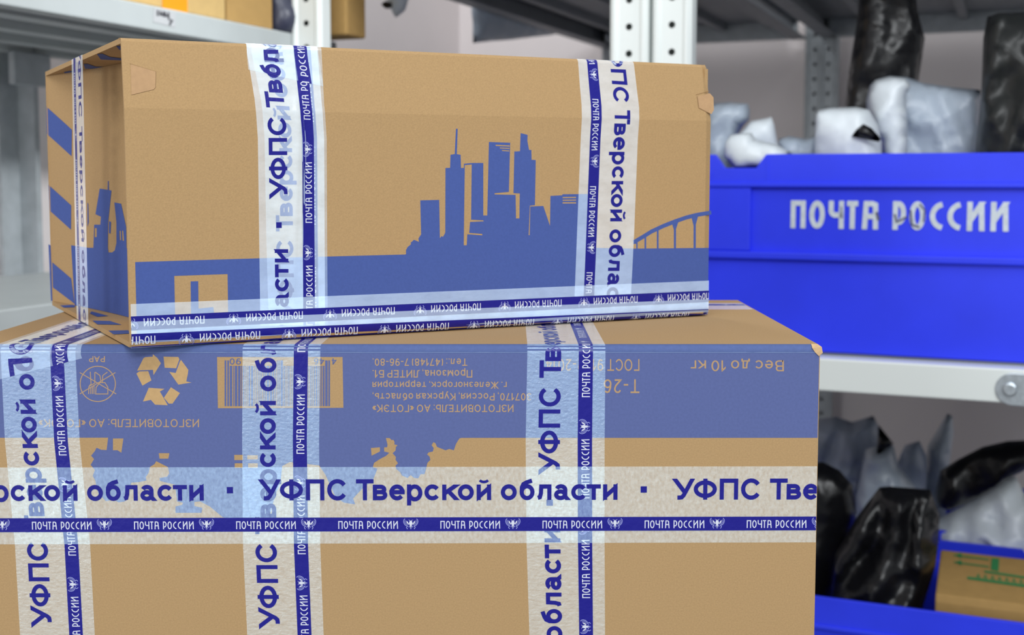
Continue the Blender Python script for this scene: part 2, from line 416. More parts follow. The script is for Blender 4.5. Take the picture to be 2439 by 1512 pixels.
# ------------------------------------------------------------------ folded sheets (a box face that bends over its edges)
class Sheet:
    """O + x*ex + n*en + z*ez for a profile of (n, z) points; s runs along the profile"""
    def __init__(s, O, ex, en, prof):
        s.O = Vector(O); s.ex = Vector(ex); s.en = Vector(en); s.p = prof
        s.S = [0.0]
        for a, b in zip(prof, prof[1:]):
            s.S.append(s.S[-1] + hypot(b[0] - a[0], b[1] - a[1]))
    def seg(s, q):
        i = 0
        while i < len(s.S) - 2 and q > s.S[i + 1]:
            i += 1
        return i
    def at(s, x, q, h=0.0):
        i = s.seg(q)
        a, b = s.p[i], s.p[i + 1]; L = s.S[i + 1] - s.S[i]; t = (q - s.S[i]) / L
        n = a[0] + (b[0] - a[0]) * t; z = a[1] + (b[1] - a[1]) * t
        def nrm(j):
            a, b = s.p[j], s.p[j + 1]; l = hypot(b[0] - a[0], b[1] - a[1]); return ((b[1] - a[1]) / l, -(b[0] - a[0]) / l)
        m = nrm(i)
        if t < .5 and i > 0: o = nrm(i - 1); k = .5 - t
        elif t >= .5 and i < len(s.p) - 2: o = nrm(i + 1); k = t - .5
        else: o = m; k = 0
        if L > .02: k = max(0, k - .5 + .002 / L) / (.002 / L) * .5 if L > .02 else k
        N = (m[0] * (1 - k) + o[0] * k, m[1] * (1 - k) + o[1] * k)
        return s.O + s.ex * x + s.en * (n + N[0] * h) + Vector((0, 0, z + N[1] * h))
    def frompx(s, px, py):
        best = None
        d = ray(px, py)
        for i in range(len(s.p) - 1):
            a, b = s.p[i], s.p[i + 1]; l = s.S[i + 1] - s.S[i]
            N = s.en * ((b[1] - a[1]) / l) + Vector((0, 0, -(b[0] - a[0]) / l))
            if abs(d.dot(N)) < 1e-6: continue
            P0 = s.O + s.en * a[0] + Vector((0, 0, a[1]))
            P = hit(px, py, P0, N)
            r = P - P0
            tt = r.dot(s.en) * (b[0] - a[0]) / l + r.z * (b[1] - a[1]) / l
            e = max(0, -tt, tt - l)
            key = (0, (P - CAM).length) if e < 2e-4 else (1, e)
            if best is None or key < best[0]:
                best = (key, r.dot(s.ex), s.S[i] + tt)
        return best[1], best[2]
    def pts(s, P):
        return [s.frompx(*p) for p in P]
def decal(name, sheet, polys, h, m, parent, root, stag=4e-7, raw=False):
    """polys: list of (outer, holes) or outer lists in pixels (raw: sheet coordinates)"""
    vs = []; fs = []
    for i, P in enumerate(polys):
        outer, holes = P if isinstance(P, tuple) else (P, [])
        o2 = outer if raw else sheet.pts(outer); h2 = [x if raw else sheet.pts(x) for x in holes]
        v, f = tess(o2, h2)
        n = len(vs); hh = h + (i % 40) * stag
        vs += [sheet.at(q[0], q[1], hh) for q in v]
        fs += [tuple(j + n for j in t) for t in f]
    o = newmesh(name, vs, fs, m, parent, off=root)
    return o
def sheet_text(sheet, text, x_start, x_end, base, cap_to, w=.13, wf=.8, gap=.16, space=.4):
    """upright text laid between two pixel corners: start/end columns, baseline row and cap-top row (upside-down writing has them swapped)"""
    W, polys = layout(text, w, wf, gap, space)
    a = sheet.frompx(x_start, base); b = sheet.frompx(x_end, base); c = sheet.frompx(x_start, cap_to)
    ux = ((b[0] - a[0]) / W, (b[1] - a[1]) / W); uy = (c[0] - a[0], c[1] - a[1])
    return [[(a[0] + ux[0] * q[0] + uy[0] * q[1], a[1] + ux[1] * q[0] + uy[1] * q[1]) for q in p] for p in polys]

TAPE_W = 0.0572
UNIT = TAPE_W / 182.0            # one measured pixel of tape
class Tape:
    """tape between a top edge and a bottom edge (lists of sheet coordinates), read along the list"""
    def __init__(s, sheet, top, bot, h):
        s.sh, s.top, s.bot, s.h = sheet, top, bot, h
        s.tau = [0.0]; s.ridge = None
        mid = [((a[0] + b[0]) / 2, (a[1] + b[1]) / 2) for a, b in zip(top, bot)]
        s.mid = mid
        for a, b in zip(mid, mid[1:]):
            s.tau.append(s.tau[-1] + hypot(b[0] - a[0], b[1] - a[1]))
    def xy(s, tau, t):
        i = 0
        while i < len(s.tau) - 2 and tau > s.tau[i + 1]:
            i += 1
        k = (tau - s.tau[i]) / (s.tau[i + 1] - s.tau[i])
        a = [s.top[i][j] + (s.top[i + 1][j] - s.top[i][j]) * k for j in (0, 1)]
        b = [s.bot[i][j] + (s.bot[i + 1][j] - s.bot[i][j]) * k for j in (0, 1)]
        return a[0] + (b[0] - a[0]) * t, a[1] + (b[1] - a[1]) * t
    def tau_px(s, px, py):
        q = s.sh.frompx(px, py); best = None
        for i in range(len(s.mid) - 1):
            a, b = s.mid[i], s.mid[i + 1]
            d = (b[0] - a[0], b[1] - a[1]); l2 = d[0] ** 2 + d[1] ** 2
            k = ((q[0] - a[0]) * d[0] + (q[1] - a[1]) * d[1]) / l2
            kk = min(max(k, 0), 1)
            e = hypot(a[0] + d[0] * kk - q[0], a[1] + d[1] * kk - q[1])
            if best is None or e < best[0]:
                best = (e, s.tau[i] + k * (s.tau[i + 1] - s.tau[i]))
        return best[1]
    def P(s, tau, t, dh=0.0):
        x, q = s.xy(tau, t)
        return s.sh.at(x, q, s.h + dh + (s.ridge(tau, t) if s.ridge else 0))
    def grid(s, t0, t1, n, dh):
        ts = sorted(set(list(s.tau) + [s.tau[-1] * i / 200 for i in range(201)]))
        vs = []; fs = []
        for a in ts:
            for j in range(n + 1):
                vs.append(s.P(a, t0 + (t1 - t0) * j / n, dh))
        m = n + 1
        for i in range(len(ts) - 1):
            for j in range(n):
                fs.append((i * m + j, i * m + j + 1, (i + 1) * m + j + 1, (i + 1) * m + j))
        return vs, fs
    def build(s, parent, root, film, small0, big, sper=247.8, sscale=1.0, bscale=1.0, label=None, name='packing_tape'):
        """small0: pixel of a post-word start; big: pixels where the large text starts"""
        v, f = s.grid(0, 1, 40 if s.ridge else 8, 0)
        fo = newmesh(name, v, f, film, parent, smooth=True, off=root)
        if label: fo['label'] = label
        v, f = s.grid(.659, .841, 10 if s.ridge else 2, 2.5e-5)
        st = newmesh('tape_stripe', v, f, M_TINK, fo, smooth=True, off=root); st['label'] = 'dark blue printed stripe'
        vs = []; fs = []; mi = []
        cnt = [0]
        def put(polys, tau0, t0, k, dh, m, kt=None):
            kt = kt or k
            for p in polys:
                q = [(tau0 + x * k * UNIT, t0 - y * kt * UNIT / TAPE_W) for x, y in p]
                if max(a for a, b in q) <= 0 or min(a for a, b in q) >= s.tau[-1]: continue
                q = [(min(max(a, 0), s.tau[-1]), b) for a, b in q]
                n = len(vs); cnt[0] += 1
                d = dh + (cnt[0] % 60) * 3e-7
                if len(q) > 4:
                    vv, ff = tess(q)
                else:
                    vv, ff = q, [tuple(range(len(q)))]
                vs.extend(s.P(a, b, d) for a, b in vv)
                fs.extend(tuple(i + n for i in t) for t in ff)
                mi.extend([m] * len(ff))
        tau0 = s.tau_px(*small0)
        per = sper * UNIT * sscale
        k0 = -int(tau0 / per) - 2
        tt = tau0 + k0 * per
        while tt < s.tau[-1] + per:
            put(POST, tt, .808, sscale, 5e-5, 0, 1.0)
            put(EAG_LO, tt + 176 * UNIT * sscale, .752, sscale, 5e-5, 1, 1.0)
            put(EAG_HI, tt + 176 * UNIT * sscale, .752, sscale, 7e-5, 0, 1.0)
            tt += per
        newmesh('stripe_lettering', vs, fs, [M_TWHITE, M_TWHITE2], st, off=root)
        st.children[0].data.polygons.foreach_set('material_index', mi)
        vs.clear(); fs.clear(); mi.clear()
        for bx in big:
            t0 = s.tau_px(*bx) if isinstance(bx, tuple) else bx
            for rep in (-2, -1, 0, 1, 2) if bscale and len(big) == 1 else (0,):
                tb = t0 + rep * 1002 * UNIT * bscale
                put([[(x * 50, y * 50) for x, y in p] for p in BIG], tb, .434, bscale, 4e-5, 0, 1.0)
                put([[(x * 50 + (BIGW + 1.12) * 50, y * 50) for x, y in p] for p in glyph('·', .2)[1]], tb, .434, bscale, 4e-5, 0, 1.0)
        le = newmesh('tape_lettering', vs, fs, M_TINK, fo, off=root)
        return fo

# ================================================================== the large structure: background frame
ANG = radians(22.5)
ER = Vector((cos(ANG), -sin(ANG), 0)); ED = Vector((sin(ANG), cos(ANG), 0))
BO = Vector(((1500 - CX) * 2.0 / F, 2.0, 0))          # front of the rack, at the right-hand post
def bgw(a, b, z):
    return BO + ER * a + ED * b + Vector((0, 0, z))
def on_b(px, py, b):       # pixel on the plane b = const -> (a, z)
    P = hit(px, py, BO + ED * b, ED) - BO
    return P.dot(ER), P.z
def on_a(px, py, a):       # pixel on the plane a = const -> (b, z)
    P = hit(px, py, BO + ER * a, ER) - BO
    return P.dot(ED), P.z
def on_z(px, py, z):
    P = hit(px, py, (0, 0, z), Vector((0, 0, 1))) - BO
    return P.dot(ER), P.dot(ED)
def bgthing(name, label, cat, a, b, z, group=None):
    return thing(name, label, cat, bgw(a, b, z), -ANG, group)
A_LP = on_b(730, 100, 0)[0]             # left white post
A_R1 = on_b(1498, 100, 0)[0]
A_R2 = on_b(1600, 100, 0)[0]
BREAR = 1.80
A_LS = A_LP - 0.03                      # front plane of the left rack
LS_D = 0.47
def bgstruct(name, a0, a1, b0, b1, z0, z1, m):
    mb = MB(); mb.box(a0, a1, b0, b1, z0, z1)
    o = mb.build(name, m); o.location = BO; o.rotation_euler = (0, 0, -ANG)
    return struct(o)
bgstruct('wall_back', A_LS - LS_D - .16, 3.2, BREAR + .07, BREAR + .17, 0, 3.2, M_WALL)
bgstruct('wall_left', A_LS - LS_D - .16, A_LS - LS_D - .06, -3.2, BREAR + .07, 0, 3.2, M_WALL)
bgstruct('floor', A_LS - LS_D - .16, 3.2, -3.2, BREAR + .17, -.1, 0, M_FLOOR)

# ------------------------------------------------------------------ racks
def post_mesh(w, d, z0, z1, pitch, phase, hole=.0058):
    """perforated channel post, front face towards -y, centred on x=0"""
    mb = MB()
    c = w * .26; s1 = w * .34
    prof = [(-w / 2, d), (-w / 2, .006), (-w / 2 + .006, 0), (-s1, 0), (-c, .004)]
    def strip(p, q):
        mb.add([(p[0], p[1], z0), (q[0], q[1], z0), (q[0], q[1], z1), (p[0], p[1], z1)], [(0, 1, 2, 3)])
    for sgn in (1, -1):
        P = [(sgn * x, y) for x, y in prof]
        for p, q in zip(P, P[1:]): strip(p, q)
    y = .004
    z = z0 + ((phase - z0) % pitch) - pitch
    zs = []
    while z < z1 + pitch:
        zs.append(z); z += pitch
    def quad(x0, x1, a, b):
        if b > a: mb.add([(x0, y, a), (x1, y, a), (x1, y, b), (x0, y, b)], [(0, 1, 2, 3)])
    prev = z0
    for zc in zs:
        if zc - hole < z0 or zc + hole > z1: continue
        quad(-c, c, prev, zc - hole * 1.3)
        n = 12
        ring = [(hole * cos(2 * pi * i / n), hole * sin(2 * pi * i / n)) for i in range(n)]
        sq = []
        for x, zz in ring:
            k = 1 / max(abs(x) / c, abs(zz) / (hole * 1.3)); sq.append((x * k, zz * k))
        corners = [(c, hole * 1.3), (-c, hole * 1.3), (-c, -hole * 1.3), (c, -hole * 1.3)]
        vs = [(x, y, zc + zz) for x, zz in ring] + [(x, y, zc + zz) for x, zz in sq]
        fs = [(i, (i + 1) % n, n + (i + 1) % n, n + i) for i in range(n)]
        for cx_, cz_ in corners:
            b = len(vs); vs.append((cx_, y, zc + cz_))
            idx = sorted(range(n), key=lambda i: hypot(sq[i][0] - cx_, sq[i][1] - cz_))
            i, j = sorted(idx[:2])
            for i in range(n):
                j = (i + 1) % n
                m1, m2 = sq[i], sq[j]
                if (abs(abs(m1[0]) - c) < 1e-9) != (abs(abs(m2[0]) - c) < 1e-9) and m1[0] * cx_ >= -1e-9 and m2[0] * cx_ >= -1e-9 and m1[1] * cz_ >= -1e-9 and m2[1] * cz_ >= -1e-9:
                    fs.append((n + i, n + j, b))
        mb.add(vs, fs)
        prev = zc + hole * 1.3
    quad(-c, c, prev, z1)
    mb.add([(-w / 2, d, z0), (w / 2, d, z0), (w / 2, d, z1), (-w / 2, d, z1)], [(0, 1, 2, 3)])
    mb.add([(-w / 2, .006, z1), (w / 2, .006, z1), (w / 2, d, z1), (-w / 2, d, z1)], [(0, 1, 2, 3)])
    return mb
def px_w(px0, px1, py, b):
    return on_b(px1, py, b)[0] - on_b(px0, py, b)[0]
ZP = on_b(1496, 64, 0)[1]               # height of one hole row on the right-hand posts
PITCHH = abs(on_b(1496, 128, 0)[1] - ZP)
ZPL = on_b(731, 55, 0)[1]
ZTOP = 1.30 + .95
# shelf heights
Z_UP = on_a(1428, 110, A_LP)[1]         # underside beam of the top shelves
Z_MID0 = on_b(1958, 853, 0)[1]          # top of the white front beam
Z_MID1 = on_b(1958, 931, 0)[1]
BIN_B = .035
Z_BIN = on_b(1958, 839, BIN_B)[1]
Z_BINTOP = on_b(2000, 366, BIN_B - .01)[1]
BIN_H = Z_BINTOP - Z_BIN
Z_LOWRIM = on_b(1950, 1416, .02)[1]
Z_LOW = Z_LOWRIM - BIN_H
A_END = A_R2 + 1.02                     # right end of the bin rack, outside the picture

def rack(name, label, posts_front, posts_rear, a0, a1, b0, b1, shelves, mpost, mbeam, side_beams=True):
    """posts: list of a; shelves: (z_under, z_top, front material)"""
    t = bgthing(name, label, 'shelving rack', a0, b0, 0)
    def L(mb, nm, m, bev=.002, par=t):
        o = mb.build(nm, m, par, bev); o.location = (-a0, -b0, 0); return o
    for a in posts_front:
        w = .066
        mb = post_mesh(w, .035, 0, ZTOP, PITCHH, ZPL if a < -.3 else ZP)
        o = mb.build('post', mpost, t); o.location = (a - a0, -.004 - 0, 0)
    for a in posts_rear:
        mb = post_mesh(.06, .035, 0, ZTOP, PITCHH, ZP)
        o = mb.build('post', M_GALV, t); o.location = (a - a0, b1 - b0 - .036, 0); o['label'] = 'bare galvanised rear post'
    for zu, zt, mf in shelves:
        mb = MB(); mb.box(a0 + .004, a1 - .004, b0 + .036, b0 + .066, zu, zt); L(mb, 'front_beam', mf)
        mb = MB(); mb.box(a0 + .01, a1 - .01, b1 - .07, b1 - .037, zu, zt); L(mb, 'rear_beam', M_GALV)
        for a in ((a0 - .012, a1 - .03) if side_beams else ()):
            mb = MB(); mb.prism([(a, zu), (a + .042, zu), (a + .042, zu + .006), (a + .008, zu + .006), (a + .008, zt), (a, zt)], 'y', b0 + .032, b1 - .03)
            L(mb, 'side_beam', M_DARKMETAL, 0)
        mb = MB(); mb.box(a0 - .004, a1 + .004, b0 + .03, b1 - .03, zt, zt + .003)
        n = 4
        for i in range(n):
            ac = a0 + (a1 - a0) * (i + .5) / n
            mb.box(ac - .012, ac + .012, b0 + .07, b1 - .075, zt - .022, zt)
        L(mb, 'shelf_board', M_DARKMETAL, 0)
    return t
M_MIDB = M_WHITEMETAL
r1 = rack('shelving_rack', 'grey steel rack bay between the single white post and the paired white posts', [A_LP, A_R1], [A_LP + .02, A_R1 + .04], A_LP, A_R1, 0, BREAR, [(Z_UP, Z_UP + .053, M_WHITEMETAL)], M_WHITEMETAL, M_GREYMETAL)
r2 = rack('shelving_rack.001', 'steel rack bay holding the blue lettered bins, right of the paired white posts', [A_R2], [on_b(1972, 200, BREAR - .03)[0], A_END], A_R2, A_END, 0, BREAR,
          [(Z_UP, Z_UP + .053, M_WHITEMETAL), (Z_LOW - .06, Z_LOW - .005, M_WHITEMETAL)], M_WHITEMETAL, M_WHITEMETAL)
r2['group'] = r1['group'] = 'steel racks'
# middle shelf with its white front beam and bolted plate
mb = MB(); lip = (Z_MID0 - Z_MID1)
mb.box(A_R2 + .004, A_END - .004, .0, .04, Z_MID1, Z_MID0)
o = mb.build('front_beam', M_WHITEMETAL, r2, .003); o.location = (-A_R2, 0, 0)
mb = MB(); mb.box(A_R2, A_END, .0401, BREAR - .03, Z_BIN - .012, Z_BIN - .0005)
for i in range(4):
    ac = A_R2 + (A_END - A_R2) * (i + .5) / 4
    mb.box(ac - .012, ac + .012, .07, BREAR - .08, Z_BIN - .04, Z_BIN - .012)
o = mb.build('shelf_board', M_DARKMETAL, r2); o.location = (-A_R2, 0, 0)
pa, pz = on_b(2412, 927, -.002)
mb = MB()
rr = .0245
mb.prism([(pa + rr * cos(radians(t)), pz + rr * sin(radians(t))) for t in range(90, 271, 15)] + [(pa + .05, pz - rr), (pa + .05, pz + rr)], 'y', -.0035, -.0001)
o = mb.build('bolt_plate', M_BOLT, r2, .001); o.location = (-A_R2, 0, 0)
pb = o
ba, bz = on_b(2405, 927, -.004)
mb = MB(); mb.prism([(ba + .011 * cos(radians(t)), bz + .011 * sin(radians(t))) for t in range(0, 360, 30)], 'y', -.0095, -.003)
o2 = mb.build('bolt_head', M_BOLT, pb, .003)
# bolt on the side beam of the first bay
bb, bz = on_a(1412, 87, A_LP - .012)
mb = MB(); mb.prism([(bb + .02 * cos(radians(t)), bz + .018 * sin(radians(t))) for t in range(0, 360, 30)], 'x', A_LP + .030, A_LP + .046)
o = mb.build('bolt', M_BOLT, r1, .004); o.location = (-A_LP, 0, 0)

# left rack: runs along the left wall
zt_ls = on_a(301, 0, A_LS)[1]; zb_ls = on_a(301, 62, A_LS)[1]
zl_t = on_a(0, 738, A_LS)[1]
LB0, LB1 = -1.25, .16
t = bgthing('shelving_rack', 'grey steel rack along the left wall, with a paper sticker on its beam', 'shelving rack', A_LS - LS_D, LB0, 0)
t.name = 'shelving_rack.002'; t['group'] = 'steel racks'
def LL(mb, nm, m, bev=.002):
    o = mb.build(nm, m, t, bev); o.location = (-(A_LS - LS_D), -LB0, 0); return o
for zt, zb, mm in ((zt_ls, zb_ls, M_GREYMETAL), (zl_t, zl_t - .05, M_GREYMETAL)):
    mb = MB(); mb.box(A_LS - .03, A_LS, LB0, LB1, zb, zt); LL(mb, 'front_beam', mm, .003)
    mb = MB(); mb.box(A_LS - LS_D, A_LS - LS_D + .03, LB0, LB1, zb, zt - .01); LL(mb, 'rear_beam', M_GREYMETAL)
    mb = MB(); mb.box(A_LS - LS_D + .03, A_LS - .03, LB0, LB1, zt - .014, zt - .003)
    for i in range(3):
        ac = A_LS - LS_D + .1 + i * .13
        mb.box(ac - .02, ac + .02, LB0 + .02, LB1 - .02, zt - .034, zt - .014)
    LL(mb, 'shelf_board', M_GREYMETAL, 0)
    mb = MB(); mb.box(A_LS - LS_D + .03, A_LS - .03, LB1 - .03, LB1, zb, zt - .01); LL(mb, 'end_beam', M_GREYMETAL)
pb_, _ = on_a(66, 400, A_LS - LS_D + .02)
for bq in (pb_, LB1 - .03):
    mb = MB()
    a = A_LS - LS_D - .02
    mb.prism([(a, bq - .035), (a + .01, bq - .035), (a + .01, bq + .01), (a + .05, bq + .01), (a + .05, bq + .022), (a, bq + .022)], 'z', 0, ZTOP)
    o = LL(mb, 'post', M_GALV, 0); o['label'] = 'bare galvanised rear post'
mb = MB(); mb.prism([(A_LS - LS_D + .031, pb_ - .05), (A_LS - LS_D + .045, pb_ - .05), (A_LS - LS_D + .045, pb_ + .04), (A_LS - LS_D + .031, pb_ + .04)], 'z', zb_ls - .06, zb_ls)
LL(mb, 'gusset_plate', M_GALV)
# sticker with a handwritten number
def quad_on_a(pxs, a):
    return [on_a(x, y, a) for x, y in pxs]
q = quad_on_a([(366, 18), (418, 30), (416, 66), (364, 52)], A_LS)
mb = MB(); mb.prism(q, 'x', A_LS + .0002, A_LS + .0008)
stk = LL(mb, 'sticker', M_PAPER, 0)
vs, fs = [], []
for pl in ([(374, 24), (374, 38)], [(381, 26), (380, 34), (387, 35)], [(388, 27), (388, 40)], [(393, 29), (392, 37), (399, 38)], [(400, 29), (401, 48)], [(404, 48), (408, 50), (402, 60)]):
    for p in stroke(quad_on_a(pl, A_LS), .004):
        n = len(vs); vs += [(A_LS + .0012, u, v) for u, v in p]; fs.append((n, n + 1, n + 2, n + 3))
pen = newmesh('handwriting', vs, fs, M_PEN, stk)

# ================================================================== blue bins
def post_bin(name, label, a0, b0, z0, W, D, H, lettering=True):
    t = bgthing(name, label, 'storage bin', a0, b0, z0, 'blue lettered bins')
    th = .004
    zr = H - .046                      # underside of the rim band
    zm = H * .505                      # lower rib
    ins = .010                         # walls stand inside the rim
    mb = MB()
    mb.box(ins, W - ins, ins, D - ins, 0, th)
    mb.box(ins, W - ins, ins, ins + th, 0, zr + .01); mb.box(ins, W - ins, D - ins - th, D - ins, 0, zr + .01)
    mb.box(ins, ins + th, ins, D - ins, 0, zr + .01); mb.box(W - ins - th, W - ins, ins, D - ins, 0, zr + .01)
    mb.build('body', M_BIN, t, .003)
    # rim band with grip notches
    def rimside(o, u, L, notch):
        mb = MB(); zt = H; zl = zr
        n0, n1 = .030, .112
        pts = [(0, zl), (L, zl), (L, zt)]
        if notch:
            for a, b in ((L - n1, L - n0), (n0, n1)):
                pts += [(b, zt), (b - .016, zt - .022), (a + .016, zt - .022), (a, zt)]
        pts.append((0, zt))
        return pts
    mb = MB()
    mb.prism(rimside(0, 0, W, True), 'y', 0, .007); mb.prism(rimside(0, 0, W, True), 'y', D - .007, D)
    mb.prism([(0, zr), (D, zr), (D, H), (0, H)], 'x', 0, .007); mb.prism([(0, zr), (D, zr), (D, H), (0, H)], 'x', W - .007, W)
    rim = mb.build('rim', M_BIN, t, .0015)
    mb = MB()
    mb.box(-.003, W + .003, -.003, ins + .001, zr - .007, zr + .001); mb.box(-.003, W + .003, D - ins, D + .003, zr - .007, zr + .001)
    mb.build('rim_ledge', M_BIN, t, .002)
    mb = MB()
    for x in (.114, W - .114):
        mb = MB()
        mb.box(x - .0025, x + .0025, -.001, .001, zr, H - .004)
        mb.build('rim_rib', M_BIN, t, .0008); mb = MB()
        mb.box(x + (-.090 if x < W / 2 else .090) - .002, x + (-.090 if x < W / 2 else .090) + .002, -.001, .001, zr, H - .03)
        mb.build('rim_rib', M_BIN, t, .0008)
    # raised corner panels, lower rib, recessed name panel
    mb = MB()
    for x0, x1 in ((.0, .088), (W - .088, W)):
        for y0, y1 in ((.001, ins + .001), (D - ins, D - .001)):
            mb = MB(); mb.box(x0 + .002, x1, y0, y1, zm, zr - .006)
            mb.build('corner_panel', M_BIN, t, .003)
    mb = MB()
    mb.box(.0, W, -.002, ins + .001, zm - .012, zm); mb.box(0, W, D - ins, D + .002, zm - .012, zm)
    mb.build('lower_rib', M_BIN, t, .0025)
    return t
WB, DB = .60, .40
A_BIN = on_b(1664, 500, BIN_B)[0]
bin1 = post_bin('storage_bin', 'blue plastic bin with white lettering, standing on the white-edged middle shelf', A_BIN, BIN_B - .01, Z_BIN, WB + .016, DB, BIN_H)
# lettering on the upper bin: fit between measured corners
p0 = on_b(1883, 543, BIN_B); p1 = on_b(2402, 552, BIN_B); pt = on_b(1883, 477, BIN_B)
Wp, Hp, Pp = post_word(w=3.5, step=6)
# widen the letters: the bin lettering is heavier and set wider
k = (p1[0] - p0[0]) / Wp; kz = (pt[1] - p0[1]) / Hp
vs, fs = [], []
for i, p in enumerate(Pp):
    n = len(vs)
    vs += [(p0[0] + x * k - A_BIN, .0085 - (i % 9) * 4e-6, p0[1] + y * kz - Z_BIN) for x, y in p]; fs.append(tuple(range(n, n + len(p))))
lt = newmesh('lettering', vs, fs, M_BINTXT, bin1)
lt['label'] = 'worn white lettering'
for pl, wd in (([(2088, 505), (2093, 524)], 7), ([(2131, 510), (2136, 528), (2150, 522), (2160, 516)], 5), ([(2169, 500), (2172, 535), (2190, 541)], 5), ([(2190, 486), (2203, 500), (2200, 528)], 4), ([(2004, 492), (2006, 520)], 3)):
    vs, fs = [], []
    for p in stroke([on_b(x, y, BIN_B) for x, y in pl], wd * .00062):
        n = len(vs); vs += [(a - A_BIN, .0078, z - Z_BIN) for a, z in p]; fs.append((n, n + 1, n + 2, n + 3))
    newmesh('scuff_mark', vs, fs, M_WORN, lt)
A_LBIN = on_b(1690, 1400, .02)[0]
bin2 = post_bin('storage_bin.001', 'blue plastic bin on the bottom shelf, holding black bags and a carton with green print', A_LBIN, .01, Z_LOW, WB, DB, BIN_H)
bin3 = post_bin('storage_bin.002', 'blue plastic bin on the bottom shelf, behind the bin with the carton', A_LBIN + .03, .47, Z_LOW, WB, DB, BIN_H)

# ================================================================== parcels and bags
def bag(name, label, poly, b, thick, m, group=None, crease=.5, seed=0, axis='b', cat='bag', g=.0085, dirn=(1, 2.2), parent_to=None):
    """a stuffed bag whose outline is given by pixels on the plane b (or a) = const"""
    fn = on_b if axis == 'b' else on_a
    P = [fn(x, y, b) for x, y in poly]
    # resample outline
    out = []
    for i in range(len(P)):
        p, q = P[i], P[(i + 1) % len(P)]
        k = max(1, int(hypot(q[0] - p[0], q[1] - p[1]) / g))
        out += [(p[0] + (q[0] - p[0]) * j / k, p[1] + (q[1] - p[1]) * j / k) for j in range(k)]
    xs = [p[0] for p in out]; zs = [p[1] for p in out]
    def inside(x, z):
        c = False; n = len(P); j = n - 1
        for i in range(n):
            if (P[i][1] > z) != (P[j][1] > z) and x < (P[j][0] - P[i][0]) * (z - P[i][1]) / (P[j][1] - P[i][1]) + P[i][0]:
                c = not c
            j = i
        return c
    def dist(x, z):
        d = 9
        n = len(P)
        for i in range(n):
            p, q = P[i], P[(i + 1) % n]
            dx, dz = q[0] - p[0], q[1] - p[1]; l2 = dx * dx + dz * dz + 1e-12
            k = min(1, max(0, ((x - p[0]) * dx + (z - p[1]) * dz) / l2))
            d = min(d, hypot(p[0] + dx * k - x, p[1] + dz * k - z))
        return d
    ins = []
    rnd = random.Random(seed)
    x = min(xs)
    while x < max(xs):
        z = min(zs)
        while z < max(zs):
            xx, zz = x + rnd.uniform(-.3, .3) * g, z + rnd.uniform(-.3, .3) * g
            if inside(xx, zz) and dist(xx, zz) > g * .5: ins.append((xx, zz))
            z += g
        x += g
    n0 = len(out)
    res = geometry.delaunay_2d_cdt([Vector(p) for p in out + ins], [], [list(range(n0))], 1, 1e-6)
    V2, F2 = res[0], res[2]
    dd = [dist(v.x, v.y) for v in V2]
    R = max(dd) * .75 + 1e-6
    rot = rnd.uniform(-.6, .6)
    front = []; back = []
    for v, d in zip(V2, dd):
        f = min(1, d / R) ** .42
        ca, sa = cos(rot), sin(rot)
        u, w_ = v.x * ca + v.y * sa, -v.x * sa + v.y * ca
        wx = .03 * noise.noise(Vector((u * 6, w_ * 6, seed)))
        def rid(k, ax, ay):
            return 1 - 2.6 * abs(noise.noise(Vector(((u + wx) * k * ax + seed * 3.1, (w_ + wx) * k * ay + seed, seed * 1.7))))
        cr = rid(9, 1.6 * dirn[0], .5); c2 = rid(20, 1.5, .6); c3 = rid(34, .7, 1.4); c4 = noise.noise(Vector((u * 5 + seed, w_ * 4, 3)))
        e = min(1, d / (.22 * R))
        dep = thick * (f * (.72 + .35 * c4) + crease * e * (.52 * cr + .26 * c2 + .10 * c3))
        front.append(-max(dep, 0)); back.append(thick * .8 * f)
    org_a, org_z = (min(xs) + max(xs)) / 2, min(zs)
    def at(v, o):
        return (v.x - org_a, o, v.y - org_z) if axis == 'b' else (-o, v.x - org_a, v.y - org_z)
    vs = [at(v, o) for v, o in zip(V2, front)]
    bi = {}
    for i, v in enumerate(V2):
        if dd[i] < 1e-5: bi[i] = i
        else:
            bi[i] = len(vs); vs.append(at(v, back[i]))
    fs = [tuple(f) for f in F2] + [tuple(bi[i] for i in reversed(f)) for f in F2]
    o = newmesh(name, vs, fs, m, None, smooth=True)
    bm = bmesh.new(); bm.from_mesh(o.data); bmesh.ops.recalc_face_normals(bm, faces=bm.faces); bm.to_mesh(o.data); bm.free()
    o.location = bgw(org_a, b, org_z) if axis == 'b' else bgw(b, org_a, org_z)
    o.rotation_euler = (0, 0, -ANG)
    tag(o, label, cat, group)
    return o
